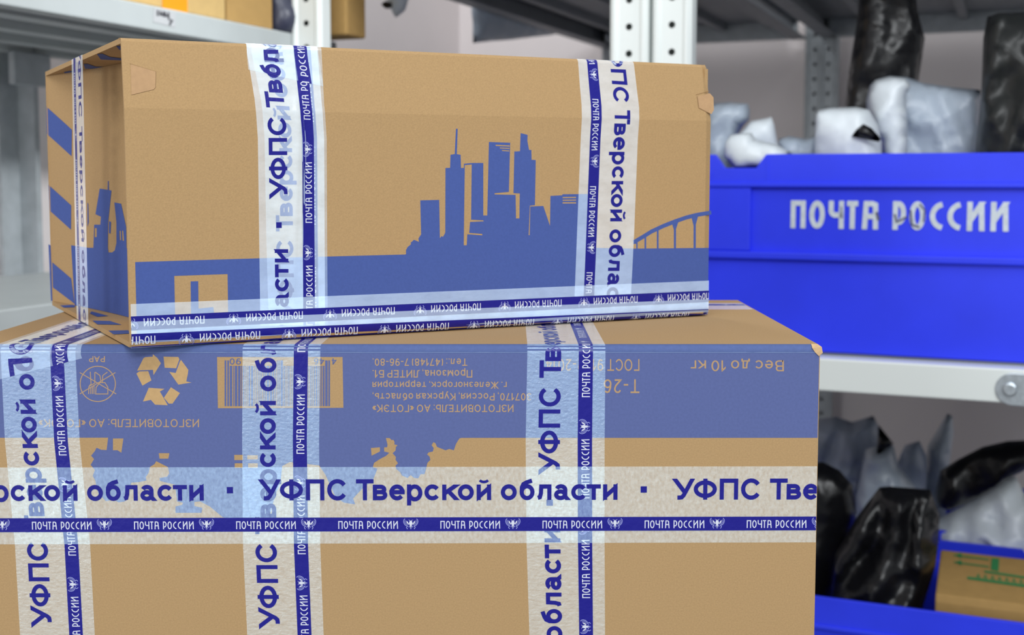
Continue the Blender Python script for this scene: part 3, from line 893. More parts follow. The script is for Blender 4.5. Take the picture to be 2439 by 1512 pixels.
# upper bin
bag('parcel_bag', 'tall black bag standing behind the white parcels, reaching the top of the photo', [(2010, 420), (2013, 258), (2022, 170), (2040, 60), (2050, -60), (2120, -110), (2175, -70), (2186, 30), (2203, 92), (2192, 165), (2178, 260), (2180, 420)], .345, .035, M_BLACKBAG, seed=1)
bag('parcel_bag.001', 'tall dull black bag at the right edge, standing in the lettered bin', [(2318, 440), (2325, 340), (2337, 230), (2342, 90), (2352, 40), (2380, 30), (2440, 28), (2520, 60), (2540, 250), (2540, 440)], .17, .07, M_BLACKBAG2, seed=2)
bag('parcel_bag.002', 'large silver-grey bag with a folded white corner, left of the dull black bag', [(2080, 460), (2086, 345), (2064, 262), (2063, 240), (2072, 203), (2085, 190), (2120, 181), (2160, 184), (2200, 198), (2270, 208), (2335, 214), (2345, 460)], .262, .05, M_GREYBAG, seed=3)
bag('parcel_bag.003', 'bright white flap of plastic folded over the silver-grey bag', [(2068, 243), (2074, 204), (2086, 191), (2118, 183), (2155, 186), (2170, 205), (2158, 228), (2162, 300), (2161, 420), (2128, 420), (2095, 340), (2070, 262)], .185, .03, M_WHITEBAG, seed=4, crease=1.0)
bag('parcel_bag.004', 'square white parcel with a black label, standing in the lettered bin', [(1938, 440), (1940, 340), (1943, 272), (1950, 262), (1975, 257), (2040, 255), (2070, 262), (2092, 300), (2100, 340), (2101, 440)], .115, .05, M_WHITEBAG, seed=5, crease=.5)
bag('label_pouch', 'small black triangular pouch on the square white parcel', [(2028, 325), (2040, 308), (2056, 295), (2076, 305), (2098, 330), (2094, 338)], .062, .008, M_BLACKBAG, seed=6, crease=.3, g=.008)
bag('parcel_bag.005', 'pale crumpled bag sticking up beside the upper carton, over the bin notch', [(1680, 430), (1682, 300), (1686, 262), (1700, 246), (1740, 243), (1782, 247), (1786, 262), (1785, 285), (1770, 300), (1752, 330), (1745, 430)], .16, .04, M_GREYBAG, seed=7, crease=.8)
bag('parcel_bag.006', 'pale blue-white bag with a squared top, right of the crumpled bag over the notch', [(1740, 430), (1750, 330), (1790, 288), (1838, 279), (1845, 300), (1852, 340), (1862, 430)], .12, .04, M_WHITEBAG, seed=8, crease=.6)
bag('parcel_bag.007', 'white flap lying over the notch in the bin rim', [(1725, 372), (1727, 340), (1740, 320), (1790, 316), (1800, 332), (1850, 344), (1888, 366), (1840, 400), (1750, 402)], .05, .022, M_WHITEBAG, seed=9, crease=.8)
bag('parcel_bag.008', 'low grey bag lying left of the square white parcel', [(1850, 430), (1856, 330), (1880, 324), (1920, 331), (1960, 322), (1965, 430)], .2, .05, M_GREYBAG, seed=10, crease=.6)
# lower bins
bag('parcel_bag.009', 'crumpled grey bag stack nearest the lower carton, on the bottom shelf', [(1900, 1360), (1905, 1060), (1935, 1000), (1990, 992), (2030, 1005), (2080, 990), (2095, 1020), (2120, 1075), (2110, 1140), (2060, 1230), (2030, 1360)], .66, .06, M_GREYBAG2, seed=11, crease=.9)
bag('parcel_bag.010', 'grey bag with a black triangular fold, on the bottom shelf', [(2035, 1300), (2040, 1180), (2062, 1070), (2090, 1060), (2128, 1060), (2140, 1110), (2180, 1160), (2180, 1300)], .50, .05, M_GREYBAG, seed=12, crease=.8)
bag('parcel_bag.011', 'black pointed bag tip between the grey bags on the bottom shelf', [(2088, 1085), (2093, 1012), (2128, 1056), (2092, 1084)], .46, .012, M_BLACKBAG, seed=13, crease=.3, g=.01)
bag('parcel_bag.012', 'slate grey rounded bag under the black-tipped corner on the bottom shelf', [(2120, 1280), (2138, 1100), (2155, 1060), (2190, 1050), (2206, 1085), (2208, 1130), (2200, 1280)], .6, .05, M_GREYBAG2, seed=14, crease=.5)
bag('parcel_bag.013', 'pale grey peaked bag with a twisted dark tip', [(2180, 1280), (2210, 1060), (2235, 1020), (2256, 985), (2268, 990), (2272, 1030), (2262, 1100), (2250, 1280)], .66, .04, M_GREYBAG, seed=15, crease=.7)
bag('parcel_bag.014', 'black bag leaning out at the right edge of the bottom shelf', [(2226, 1180), (2240, 1120), (2280, 1095), (2340, 1064), (2400, 1050), (2520, 1045), (2520, 1080), (2420, 1130), (2350, 1175), (2300, 1200), (2265, 1214), (2235, 1207)], .47, .05, M_BLACKBAG, seed=16, dirn=(2, 1))
bag('parcel_bag.015', 'large white bag behind the small carton, under the leaning black bag', [(2210, 1460), (2225, 1240), (2300, 1200), (2390, 1140), (2420, 1135), (2440, 1175), (2530, 1200), (2530, 1460)], .52, .06, M_WHITEBAG, seed=17, crease=.8)
bag('parcel_bag.016', 'large shiny black bag filling the lower blue bin', [(1960, 1520), (1990, 1320), (2035, 1240), (2062, 1202), (2095, 1160), (2120, 1158), (2216, 1166), (2228, 1200), (2238, 1230), (2236, 1290), (2228, 1350), (2200, 1440), (2190, 1520)], .13, .07, M_BLACKBAG, seed=18, crease=.75, dirn=(2, 1))
bag('parcel_bag.017', 'rounded black bag against the lower carton, left of the shiny black bag', [(1880, 1520), (1890, 1160), (1920, 1105), (1960, 1100), (2000, 1120), (2030, 1155), (2040, 1220), (2030, 1280), (1990, 1400), (1960, 1520)], .24, .06, M_BLACKBAG, seed=19, crease=.3)
# hanging bags by the first bay
bag('hanging_bag', 'grey-blue plastic bag hanging below the dark shelf beam near the top', [(1124, -30), (1127, 60), (1126, 103), (1170, 98), (1215, 95), (1262, 89), (1310, 84), (1340, 78), (1240, 0), (1180, -40)], A_LP - .045, .02, M_GREYBAG, seed=20, axis='a', crease=.5, g=.014)
bag('hanging_bag.001', 'small crumpled white bag with dark print hanging at the top of the photo', [(905, -60), (922, 5), (934, 30), (942, 42), (952, 36), (966, 24), (975, -10), (985, -60)], .30, .02, M_WHITEBAG, seed=21, crease=.9, g=.012)
vs, fs = [], []
ob = bpy.data.objects['hanging_bag.001']
pp = [on_b(x, y, .30) for x, y in [(922, 14), (932, 6), (948, 12), (944, 20), (931, 24)]]
mb = MB(); mb.prism([(a - (on_b(905, -60, .3)[0] + on_b(985, -60, .3)[0]) / 2, z - on_b(942, 42, .3)[1]) for a, z in pp], 'y', -.028, -.012)
mb.build('dark_print', M_BLACKBAG, ob, .002)

bpy.context.view_layer.update()
lp = bpy.data.objects['label_pouch']
lp.parent = bpy.data.objects['parcel_bag.004']
lp.matrix_parent_inverse = lp.parent.matrix_world.inverted()
del lp['category']
lp['label'] = 'small black triangular label pouch'
for o in list(SC.objects):
    if o.name.startswith('parcel_bag'):
        k = int(o.name[11:] or 0)
        o['group'] = 'parcels in the lettered bin' if k < 9 else 'parcels on the bottom shelf'
    elif o.name.startswith('hanging_bag'):
        o['group'] = 'bags hanging from the dark beam'

# ------------------------------------------------------------------ background cartons
def carton(name, label, a0, a1, b0, b1, z0, z1, m, bev=.004):
    t = bgthing(name, label, 'carton', a0, b0, z0, 'cartons on the left rack')
    mb = MB(); mb.box(0, a1 - a0, 0, b1 - b0, 0, z1 - z0)
    mb.build('carton_body', m, t, bev)
    mb = MB()
    if a1 - a0 > b1 - b0:
        mb.box(-.0006, a1 - a0 + .0006, (b1 - b0) / 2 - .024, (b1 - b0) / 2 + .024, z1 - z0 - .06, z1 - z0 + .0006)
    else:
        mb.box((a1 - a0) / 2 - .024, (a1 - a0) / 2 + .024, -.0006, b1 - b0 + .0006, z1 - z0 - .06, z1 - z0 + .0006)
    mb.build('tape_strip', M_CARDBG2, t)
    return t
zs = zt_ls + .0005
AF = A_LS - .012
bA = on_a(240, 0, AF)[0]; bB = on_a(538, 30, AF)[0]; bC = on_a(546, 30, AF)[0]; bD = on_a(655, 60, AF)[0]
c1 = carton('carton', 'long pale carton with orange tape on the left rack shelf', AF - .32, AF, bA, bB, zs, zs + .22, M_CARDBG2)
o0, o1 = on_a(386, 0, AF)[0], on_a(445, 0, AF)[0]
mb = MB(); mb.box(.32 + .0004, .321, o0 - bA, o1 - bA, .0, .215)
mb.build('orange_tape', M_ORANGE, c1)
c2 = carton('carton.001', 'plain brown carton between the orange-taped carton and the dark bag', AF - .26, AF - .004, bC, bD, zs, zs + .2, M_CARDBG)
bag('dark_bag', 'dark blue-black bag squeezed behind the single white post', [(648, 72), (650, -60), (655, -90), (700, -90), (712, -40), (708, 60), (690, 92), (668, 84)], A_LS - .02, .03, mat('navy_polythene', rgb(52, 55, 74), .35, bump=.6, bscale=60), seed=22, axis='a', crease=.8, g=.012)
ca, cz = on_b(772, 96, .065); ca1 = on_b(826, 88, .065)[0]; cb1 = on_a(872, 84, ca1)[0]
c3 = carton('carton.002', 'plain brown carton overhanging the rack end, right of the single white post', ca - .09, ca1, .065, cb1, zs, zs + .24, M_CARDBG)
# carton with green print in the lower bin
P_ = lambda x, y, b=.20: on_b(x, y, b)
g0, gz1 = P_(2240, 1312); g1, _ = P_(2520, 1340); _, gz0 = P_(2240, 1440)
cg = bgthing('carton', 'small brown carton with green print, lying in the lower blue bin', 'carton', g0, .06, Z_LOW + .006); cg.name = 'carton.003'
zbx = Z_LOW + .006
zfl = on_b(2240, 1432, .065)[1]; zbk = gz1
hbk = zbk - zbx; hfr = zfl - zbx
wg = .22
# body: a low carton whose lid slopes up towards the back
mb = MB(); mb.prism([(0, 0), (.15, 0), (.15, hbk), (.14, hbk), (.004, hfr + .012), (0, hfr)], 'x', 0, wg)
mb.build('carton_body', M_CARDBG, cg, .003)
def lid(px, py):
    # point on the sloping lid plane, local coordinates
    n = Vector((0, -(hbk - hfr - .012), .136)).normalized()
    nw = ED * n.y + Vector((0, 0, n.z))
    P0 = bgw(g0, .06 + .004, zbx + hfr + .012)
    Q = hit(px, py, P0, nw) - bgw(g0, .06, zbx)
    return (Q.dot(ER), Q.dot(ED), Q.z), n
def lid_marks(polys, name, m):
    vs, fs = [], []
    for p in polys:
        q = []
        for x, y in p:
            v, n = lid(x, y); q.append((v[0], v[1] + n.y * .0012, v[2] + n.z * .0012))
        k = len(vs); vs += q; fs.append(tuple(range(k, k + len(q))))
    newmesh(name, vs, fs, m, cg)
marks = [[(2362, 1330), (2380, 1332), (2378, 1362), (2360, 1358)]]
for yy in (1326, 1343):
    marks += stroke([(2272, yy - 3), (2355, yy + 8)], 3.2)
    marks += [[(2274, yy - 3), (2290, yy - 8), (2290, yy + 5)]]
marks += stroke([(2345, 1362), (2439, 1376), (2520, 1388)], 5) + stroke([(2304, 1377), (2400, 1391), (2520, 1408)], 6)
for i in range(9):
    x0 = 2326 + i * 17; y0 = 1372 + i * 2.2
    marks += stroke([(x0, y0 + 6), (x0 + 4, y0 - 3), (x0 + 9, y0 + 8)], 2.6)
lid_marks(marks, 'green_print', M_GREEN)

# ================================================================== the two post cartons
YF = 0.895
# lower carton
ARC_R = 0.005
z_arc = hit(1500, 838, (0, YF, 0), Vector((0, 1, 0))).z
LX1 = hit(1953, 838, (0, YF, 0), Vector((0, 1, 0))).x
LX0 = -0.4217
LH = 0.36; LD = 0.335
ZTOPL = z_arc + ARC_R
Z0L = ZTOPL - LH
LROOT = (LX0, YF, Z0L)
prof = [(0, 0), (0, LH - ARC_R)]
for i in range(1, 7):
    a = (pi / 2) * i / 6
    prof.append((-ARC_R + ARC_R * cos(a), LH - ARC_R + ARC_R * sin(a)))
prof.append((-LD, LH))
LS = Sheet((LX0, YF, Z0L), (1, 0, 0), (0, -1, 0), prof)
SARC0 = LS.S[1]; SARC1 = LS.S[-2]; SEND = LS.S[-1]
lower = thing('shipping_carton', 'large taped brown carton with an upside-down blue printed band, below the other carton', 'carton', LROOT, group='taped shipping cartons')
WL = LX1 - LX0
mb = MB()
pr = [(-n, z) for n, z in prof[:-1]]
pr += [(LD - .004, LH), (LD, LH - .006), (LD, 0)]
mb.prism(pr, 'x', 0, WL)
body = mb.build('carton_body', M_CARD2, lower)
# blue print
X0p = 0.0
low = [(257.6, 1042), (254, 1071.6), (241, 1071), (230, 1066), (226, 1074), (217, 1085), (224, 1093), (216, 1107), (226, 1119), (221, 1133), (227, 1144), (229, 1154), (234, 1174), (252, 1193), (270, 1190), (283, 1196), (297, 1194), (305, 1172), (313, 1149), (330, 1148), (349, 1144), (347, 1136), (354, 1126), (357, 1112), (368, 1105), (372, 1098), (400, 1112), (403, 1127), (398, 1135), (380, 1138), (381, 1145), (396, 1149), (417, 1154), (422, 1194), (436, 1197), (434, 1202), (418, 1206), (418, 1221), (480, 1221), (482, 1209), (463, 1205), (463, 1195), (477, 1194), (500, 1206), (507, 1212), (530, 1231), (545, 1236), (640, 1236), (655, 1180), (668, 1150), (672, 1110), (690, 1100), (760, 1108), (775, 1130), (800, 1185), (820, 1197), (846, 1201), (841, 1187), (863, 1163), (888, 1144), (899, 1116), (888, 1112), (891, 1102), (903, 1094), (920, 1085), (927, 1078), (915, 1075), (915, 1065), (922, 1065), (923, 1059), (919, 1043), (928, 1043), (933, 1048), (937, 1047), (940, 1053), (939, 1058), (947, 1060), (943, 1064), (942, 1073), (935, 1079), (943, 1088), (942, 1094), (948, 1103), (942, 1109), (944, 1117), (953, 1124), (957, 1132), (971, 1138), (978, 1131), (986, 1138), (996, 1139), (1002, 1129), (1011, 1129), (1015, 1116), (1018, 1102), (1025, 1095), (1023, 1087), (1017, 1082), (1021, 1077), (1031, 1075), (1033, 1067), (1028, 1060), (1032, 1053), (1037, 1055), (1041, 1064), (1061, 1072), (1070, 1069), (1081, 1072), (1086, 1057), (1094, 1044), (1099, 1042.5)]
o_s = LS.pts(low)
sband = LS.frompx(1500, 1042.5)[1]
outer = [(0.0005, SARC0 - .0005), (0.0005, sband)] + o_s + [(WL - .0005, sband), (WL - .0005, SARC0 - .0005)]
holes_px = [[(269, 1044), (294, 1044), (289, 1078), (280, 1072), (269, 1072)], [(378, 1079), (403.5, 1079), (401, 1092), (380, 1092)],
            [(558, 1083), (579, 1083), (579, 1095.5), (558, 1095.5)], [(589, 1084), (614, 1084), (614, 1094), (589, 1094)], [(559, 1103), (578, 1103), (578, 1114), (559, 1114)], [(591, 1103), (614, 1103), (614, 1114), (591, 1114)],
            [(883.5, 1066.6), (905, 1065), (905, 1075), (885, 1085)]]
bar0, bar1 = (517, 850), (816, 972)
hol = [LS.pts(h) for h in holes_px]
# the barcode's clear field is a window in the print
hol.append(LS.pts([(517, 850), (816, 850), (818, 971), (519, 972)]))
decal('printed_band', LS, [(outer, hol)], 6e-5, M_INK2, lower, LROOT, raw=True)
pband = bpy.data.objects['printed_band']
vs, fs = [], []
stops = [SARC0 - .001] + [LS.S[i] for i in range(1, len(LS.S) - 1)] + [SARC1 + .0015]
stops = sorted(set(stops))
nx = 40
for q in stops:
    for i in range(nx + 1):
        x = .0005 + (WL - .001) * i / nx
        vs.append(LS.at(x, q + (noise.noise(Vector((x * 40, 1, 2))) * .0004 if q == stops[-1] else 0), 7e-5))
for j in range(len(stops) - 1):
    for i in range(nx):
        fs.append((j * (nx + 1) + i, j * (nx + 1) + i + 1, (j + 1) * (nx + 1) + i + 1, (j + 1) * (nx + 1) + i))
newmesh('printed_fold', vs, fs, mat('blue_box_print_fold', rgb(82, 99, 150), .75, var=.06, vscale=300, spec=.3), lower, smooth=True, off=LROOT)
# worn crease, with the fold's highlight painted on as a lighter strip
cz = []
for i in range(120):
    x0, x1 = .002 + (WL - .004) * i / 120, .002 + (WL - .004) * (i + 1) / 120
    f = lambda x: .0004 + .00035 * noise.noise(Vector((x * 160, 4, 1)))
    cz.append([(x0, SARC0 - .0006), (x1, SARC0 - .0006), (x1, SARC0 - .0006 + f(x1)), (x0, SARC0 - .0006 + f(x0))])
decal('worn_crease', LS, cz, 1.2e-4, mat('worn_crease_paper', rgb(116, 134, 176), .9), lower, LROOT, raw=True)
# torn corner
tc = Vector((LX1, YF, ZTOPL))
mb = MB()
mb.add([tc + Vector(v) for v in ((-.006, -.0006, -.002), (.001, -.001, -.001), (.0018, -.0014, -.0055), (-.001, -.001, -.008), (-.004, -.0008, -.005), (-.001, .004, .0005), (-.006, .003, .0008))],
       [(0, 1, 5, 6), (0, 4, 3, 2, 1)])
o = newmesh('torn_corner', mb.v, mb.f, M_CARDEDGE, lower, off=LROOT)
# printing that shows the bare board
M_BARE = mat('bare_board_lettering', rgb(180, 148, 112), 0.85, var=.05, vscale=300, spec=.2)
T = []
T += sheet_text(LS, 'Вес до 10 кг', 1867, 1645, 858, 884, .12)
T += sheet_text(LS, 'ГОСТ 9142-2014', 1523, 1300, 855, 883, .12)
T += sheet_text(LS, 'Т-26', 1523, 1438, 903, 936, .12, gap=.18)
for tx, xs_, b_, c_ in (('Тел.: (47148) 7-96-80.', 1113, 853.5, 871), ('Промзона, ЛИТЕР Б1.', 1125, 881, 899), ('г. Железногорск, территория', 1207, 909, 925.5), ('307170, Россия, Курская область,', 1265, 936, 953.5), ('ИЗГОТОВИТЕЛЬ: АО «ГОТЭК»', 1223, 963.5, 981)):
    T += sheet_text(LS, tx, xs_, 887, b_, c_, .135)
T += sheet_text(LS, 'ИЗГОТОВИТЕЛЬ: АО «ГОТЭК»', 474, 92, 998, 1017, .125)
T += sheet_text(LS, 'РАР', 250, 212, 848, 862, .16, .9)
decal('printed_lettering', LS, T, 1.0e-4, M_BARE, lower, LROOT, raw=True)
# recycling loop
Z1 = lambda P: [(x / 3.978, 780 + y / 3.978) for x, y in P]
rec = [[(1300, 408), (1360, 290), (1375, 280), (1448, 275), (1448, 222), (1525, 338), (1455, 450), (1450, 400), (1330, 405)], [(1293, 435), (1320, 415), (1405, 412), (1435, 500), (1350, 550)], [(1550, 275), (1690, 278), (1700, 300), (1670, 385), (1560, 380)],
       [(1715, 305), (1785, 400), (1780, 440), (1765, 510), (1815, 520), (1690, 540), (1605, 420), (1665, 430), (1705, 320)], [(1355, 700), (1410, 570), (1560, 580), (1515, 605), (1590, 735), (1470, 730), (1430, 685)], [(1620, 565), (1705, 620), (1635, 720), (1600, 720), (1553, 665)]]
M_BARE2 = mat('bare_board_symbol', rgb(192, 158, 112), 0.85, var=.05, vscale=300, spec=.2)
decal('recycling_mark', LS, [Z1(p) for p in rec], 1.0e-4, M_BARE2, lower, LROOT)
sym = stroke(A(233, 914, 42, 42, 0, 360, 40), 2.2)
for pl in ([(190, 887), (277, 938)], [(275, 887), (190, 938)], [(215, 885), (217, 915), (213, 918)], [(211, 938), (212, 920), (226, 912), (226, 886)], [(216, 938), (216, 922)], [(220, 938), (220, 920)], [(224, 938), (224, 918)], [(228, 938), (257, 938), (257, 922), (250, 911), (238, 911), (229, 922), (228, 938)], [(227, 886), (238, 894), (240, 905), (240, 911)], [(256, 886), (245, 894), (244, 905), (244, 911)]):
    sym += stroke(pl, 2.0)
decal('crossed_tableware_mark', LS, sym, 1.0e-4, M_BARE, lower, LROOT)
bars = []
rnd = random.Random(11)
x = 535.0
while x < 788:
    wd = rnd.choice((2, 2, 3, 4, 6))
    guard = x < 547 or x > 774 or 655 < x < 668
    bars.append([(x, 858 if guard else 871), (x + wd, 858 if guard else 871), (x + wd, 967), (x, 967)])
    x += wd + rnd.choice((1.6, 1.8, 2.4))
decal('barcode', LS, bars, 1.0e-4, M_INK2, lower, LROOT)
dg = []
for tx, a, b in (('4', 801, 790), ('46', 772, 748), ('90', 574, 547)):
    dg += sheet_text(LS, tx, a, b, 853, 868, .14)
decal('barcode_digits', LS, dg, 1.0e-4, M_INK2, lower, LROOT, raw=True)

def vtape(sheet, top_px, bot_px, over, h):
    """upright tape: edge pixels from bottom to top, then carried over the fold by 'over' metres"""
    top = sheet.pts(top_px); bot = sheet.pts(bot_px)
    if over:
        sl_t = top[-1][0]; sl_b = bot[-1][0]
        for ds in (0.0, .008, over):
            top.append((sl_t + over_slope * ds, SARC1 + ds)); bot.append((sl_b + over_slope * ds, SARC1 + ds))
    return Tape(sheet, top, bot, h)
over_slope = 0.0
tp = vtape(LS, [(54, 1640), (48, 1512), (36, 1300), (12, 1050), (2, 845)], [(232, 1640), (226, 1512), (215, 1300), (190, 1050), (180, 845)], .30, 2.2e-4)
tp.build(lower, LROOT, M_FILM, (150, 1322), [(110, 1490)], label='packing tape strip nearest the left edge')
tp = vtape(LS, [(-8, 905), (-14, 862), (-12, 845)], [(196, 853), (194, 848), (193, 845)], .30, 3.2e-4)
tp.build(lower, LROOT, M_FILM2, (120, 948), [(70, 1008)], label='overlapping end of tape at the top left corner')
tp = vtape(LS, [(596, 1640), (589, 1512), (579, 1300), (577, 1050), (578, 845)], [(778, 1640), (771, 1512), (763, 1300), (760, 1050), (763, 845)], .30, 2.2e-4)
tp.build(lower, LROOT, M_FILM, (720, 1318), [(690, 1493)], label='packing tape strip beside the barcode')
tp = vtape(LS, [(1264, 1640), (1261, 1512), (1254, 1290), (1252, 1050), (1256, 845)], [(1444, 1640), (1441, 1512), (1440, 1290), (1440, 1050), (1442, 845)], .30, 2.2e-4)
tp.build(lower, LROOT, M_FILM, (1395, 946), [(1340, 1126)], label='packing tape strip over the standard number')
# tape along the carton, on top of the upright strips
xl, xr = .0004, WL - .0004
tl = LS.frompx(-130, 1113)[1]; tr = LS.frompx(1950, 1110)[1]; bl = LS.frompx(-130, 1296)[1]; br = LS.frompx(1950, 1291)[1]
tp = Tape(LS, [(xl, tl), (xr, tr)], [(xl, bl), (xr, br)], 4.2e-4)
tp.build(lower, LROOT, M_FILMH, (806, 1250), [(620, 1190)], label='packing tape strip running across the front')
# tape across the top near its rear edge
tp = Tape(LS, [(WL - .002, SARC1 + .236), (.002, SARC1 + .236)], [(WL - .002, SARC1 + .293), (.002, SARC1 + .293)], 4.2e-4)
tp.build(lower, LROOT, M_FILMH, (1500, 740), [], label='packing tape strip along the top seam')

# ------------------------------------------------------------------ upper carton
UA = radians(24.8)
UX = Vector((cos(UA), sin(UA), 0)); UN = Vector((-sin(UA), cos(UA), 0))
UB = radians(30.0)                   # the end is a little out of square
UD = Vector((-sin(UB), cos(UB), 0)); UDN = Vector((-cos(UB), -sin(UB), 0))
UW, UDP, UH = .507, .34, .2263
A0 = hit(310, 829, (0, 0, ZTOPL + .0012), Vector((0, 0, 1)))
UROOT = (A0.x, A0.y, ZTOPL + .0012)
A0 = Vector(UROOT)
T_ = .004
CR = UH * .775                       # crease height
prof = [(-.10, 0), (-.003, 0), (-.0009, .0009), (0, .003), (0.0008, CR), (-.0075, UH - .0025), (-.009, UH - .0006), (-.011, UH), (-.12, UH)]
US = Sheet(A0, UX, -UN, prof)
upper = thing('shipping_carton.001', 'taped brown carton with a blue city skyline, resting on top of the larger carton', 'carton', UROOT, group='taped shipping cartons')
def uw(e1, e2, z, off=True):
    P = UX * e1 + (UD if e2 > .013 else UN) * e2 + Vector((0, 0, z))
    return (P.x, P.y, P.z)
# front panel with its crease, right edge slightly worn
def front_panel():
    mb = MB()
    prf = prof[2:8]
    inner = [(n - T_, z) for n, z in reversed(prf)]
    ring = prf + inner
    cols = [0.0, .012, UW * .35, UW * .7, UW - .006, UW]
    n = len(ring); rows = []
    for x in cols:
        dx = 0
        rows.append([uw(x, -q[0] + (.0022 if x == UW else 0), q[1]) for q in ring])
    vs = [p for r in rows for p in r]; fs = []
    for i in range(len(cols) - 1):
        for j in range(n):
            fs.append((i * n + j, i * n + (j + 1) % n, (i + 1) * n + (j + 1) % n, (i + 1) * n + j))
    fs += [tuple(range(n)), tuple((len(cols) - 1) * n + j for j in reversed(range(n)))]
    mb.add(vs, fs)
    return mb
front_panel().build('front_panel', [M_CARD], upper)
mb = MB()
def ub(mb, e1a, e1b, e2a, e2b, z0, z1):
    vs = [uw(x, y, z) for z in (z0, z1) for x, y in ((e1a, e2a), (e1b, e2a), (e1b, e2b), (e1a, e2b))]
    mb.add(vs, [(0, 3, 2, 1), (4, 5, 6, 7), (0, 1, 5, 4), (1, 2, 6, 5), (2, 3, 7, 6), (3, 0, 4, 7)])
ub(mb, 0, UW, .0115, UDP, UH - T_, UH); mb.build('top_panel', M_CARD, upper)
mb = MB(); ub(mb, 0, UW, .0045, UDP, 0, T_); mb.build('bottom_panel', M_CARD, upper)
mb = MB(); ub(mb, 0, UW, UDP - T_, UDP, T_, UH - T_); mb.build('back_panel', M_CARD, upper)
mb = MB(); ub(mb, UW - T_, UW - .0005, .006, UDP - T_, T_, UH - T_); mb.build('end_panel', M_CARD, upper)
# recessed end wall on the left: hinged at the rear corner, pushed in at the front
W0 = (.046, .0138); W1 = (.0008, UDP - T_ - .0002)
mb = MB()
n = 24; pts = []
for i in range(n + 1):
    k = i / n
    bow = .010 * sin(pi * k)
    pts.append((W0[0] + (W1[0] - W0[0]) * k + bow, W0[1] + (W1[1] - W0[1]) * k))
fr = [p for p in pts]; bk = [(p[0] + T_, p[1]) for p in pts]
vs = [uw(p[0], p[1], z) for z in (T_ + .0002, UH - T_ - .0002) for p in fr + bk]
m_ = 2 * (n + 1); fs = []
for i in range(n):
    fs.append((i, i + 1, m_ + i + 1, m_ + i)); fs.append((n + 1 + i, m_ + n + 1 + i, m_ + n + 2 + i, n + 2 + i))
    fs.append((i, n + 1 + i, n + 2 + i, i + 1)); fs.append((m_ + i, m_ + i + 1, m_ + n + 2 + i, m_ + n + 1 + i))
mb.add(vs, fs)
ew = mb.build('end_panel', M_CARD, upper, smooth=True); ew['label'] = 'recessed end wall with printed houses'
md = ew.modifiers.new('split', 'EDGE_SPLIT'); md.split_angle = radians(40)
def wall_bow(e2):
    k = (e2 - W0[1]) / (W1[1] - W0[1])
    for i in range(n):
        if k <= (i + 1) / n or i == n - 1:
            t = k * n - i; return pts[i][0] + (pts[i + 1][0] - pts[i][0]) * t
def on_wall(px, py):
    """pixel on the bowed end wall -> (e2, z)"""
    d = ray(px, py); best = None
    lo = None
    for i in range(n):
        p, q = pts[i], pts[i + 1]
        P0 = A0 + UX * p[0] + UD * p[1]; t = UX * (q[0] - p[0]) + UD * (q[1] - p[1])
        N = Vector((t.y, -t.x, 0)).normalized()
        H = hit(px, py, P0, N) - P0
        k = H.dot(t) / t.dot(t)
        e = max(0, -k, k - 1)
        if best is None or e < best[0]:
            best = (e, p[1] + (q[1] - p[1]) * k, (H + P0).z - A0.z)
    return best[1], best[2]
def wall_decal(name, polys, m):
    vs, fs = [], []
    for outer, holes in polys:
        o2 = [on_wall(*p) for p in outer]; h2 = [[on_wall(*p) for p in h] for h in holes]
        # cut into narrow columns so the print follows the bow
        v, f = tess(o2, h2)
        bm = bmesh.new()
        bv = [bm.verts.new((q[0], q[1], 0)) for q in v]
        for t in f:
            try: bm.faces.new([bv[i] for i in t])
            except ValueError: pass
        for i in range(1, n):
            geom = bm.verts[:] + bm.edges[:] + bm.faces[:]
            bmesh.ops.bisect_plane(bm, geom=geom, plane_co=(pts[i][1], 0, 0), plane_no=(1, 0, 0))
        bm.verts.index_update()
        k = len(vs)
        for q in bm.verts:
            e2, z = q.co.x, min(max(q.co.y, T_ + .0003), UH - T_ - .0003)
            vs.append(uw(wall_bow(e2) - .00025, e2, z))
        fs += [tuple(k + x.index for x in f.verts) for f in bm.faces]
        bm.free()
    return newmesh(name, vs, fs, m, ew)
prints = [([(111, 254), (172, 309), (171, 372), (112, 318.5)], []), ([(116, 440), (170, 489), (169.6, 547), (118.5, 501)], []), ([(122, 622), (170, 663), (178, 723), (125, 683)], []), ([(116, 581.5), (121, 584), (125.5, 718), (122, 716)], []),
          ([(170, 584), (212, 590), (223, 590), (225, 535), (239.5, 535), (241, 516), (228, 510), (238, 449), (257, 452), (257.6, 431), (259.6, 431), (260, 452.6), (266, 453.5), (258, 531), (257.5, 590.5), (259, 601), (268, 601), (274, 596), (278, 578.6), (278, 531), (273, 482), (289, 485), (301, 540), (302, 590), (309, 596), (320, 640), (330, 800), (214, 760), (179, 740)],
           [[(226, 543), (231, 543), (231, 564), (226, 565)], [(285, 549), (288, 549), (289, 572), (286, 572)], [(291, 549), (294, 549), (296, 573), (292, 573)]]),
          ([(209, 482), (211, 486), (212, 530), (209, 540)], []), ([(260, 527), (265, 528), (264, 556), (260, 555)], [])]
wp = wall_decal('printed_houses', prints, M_INK)
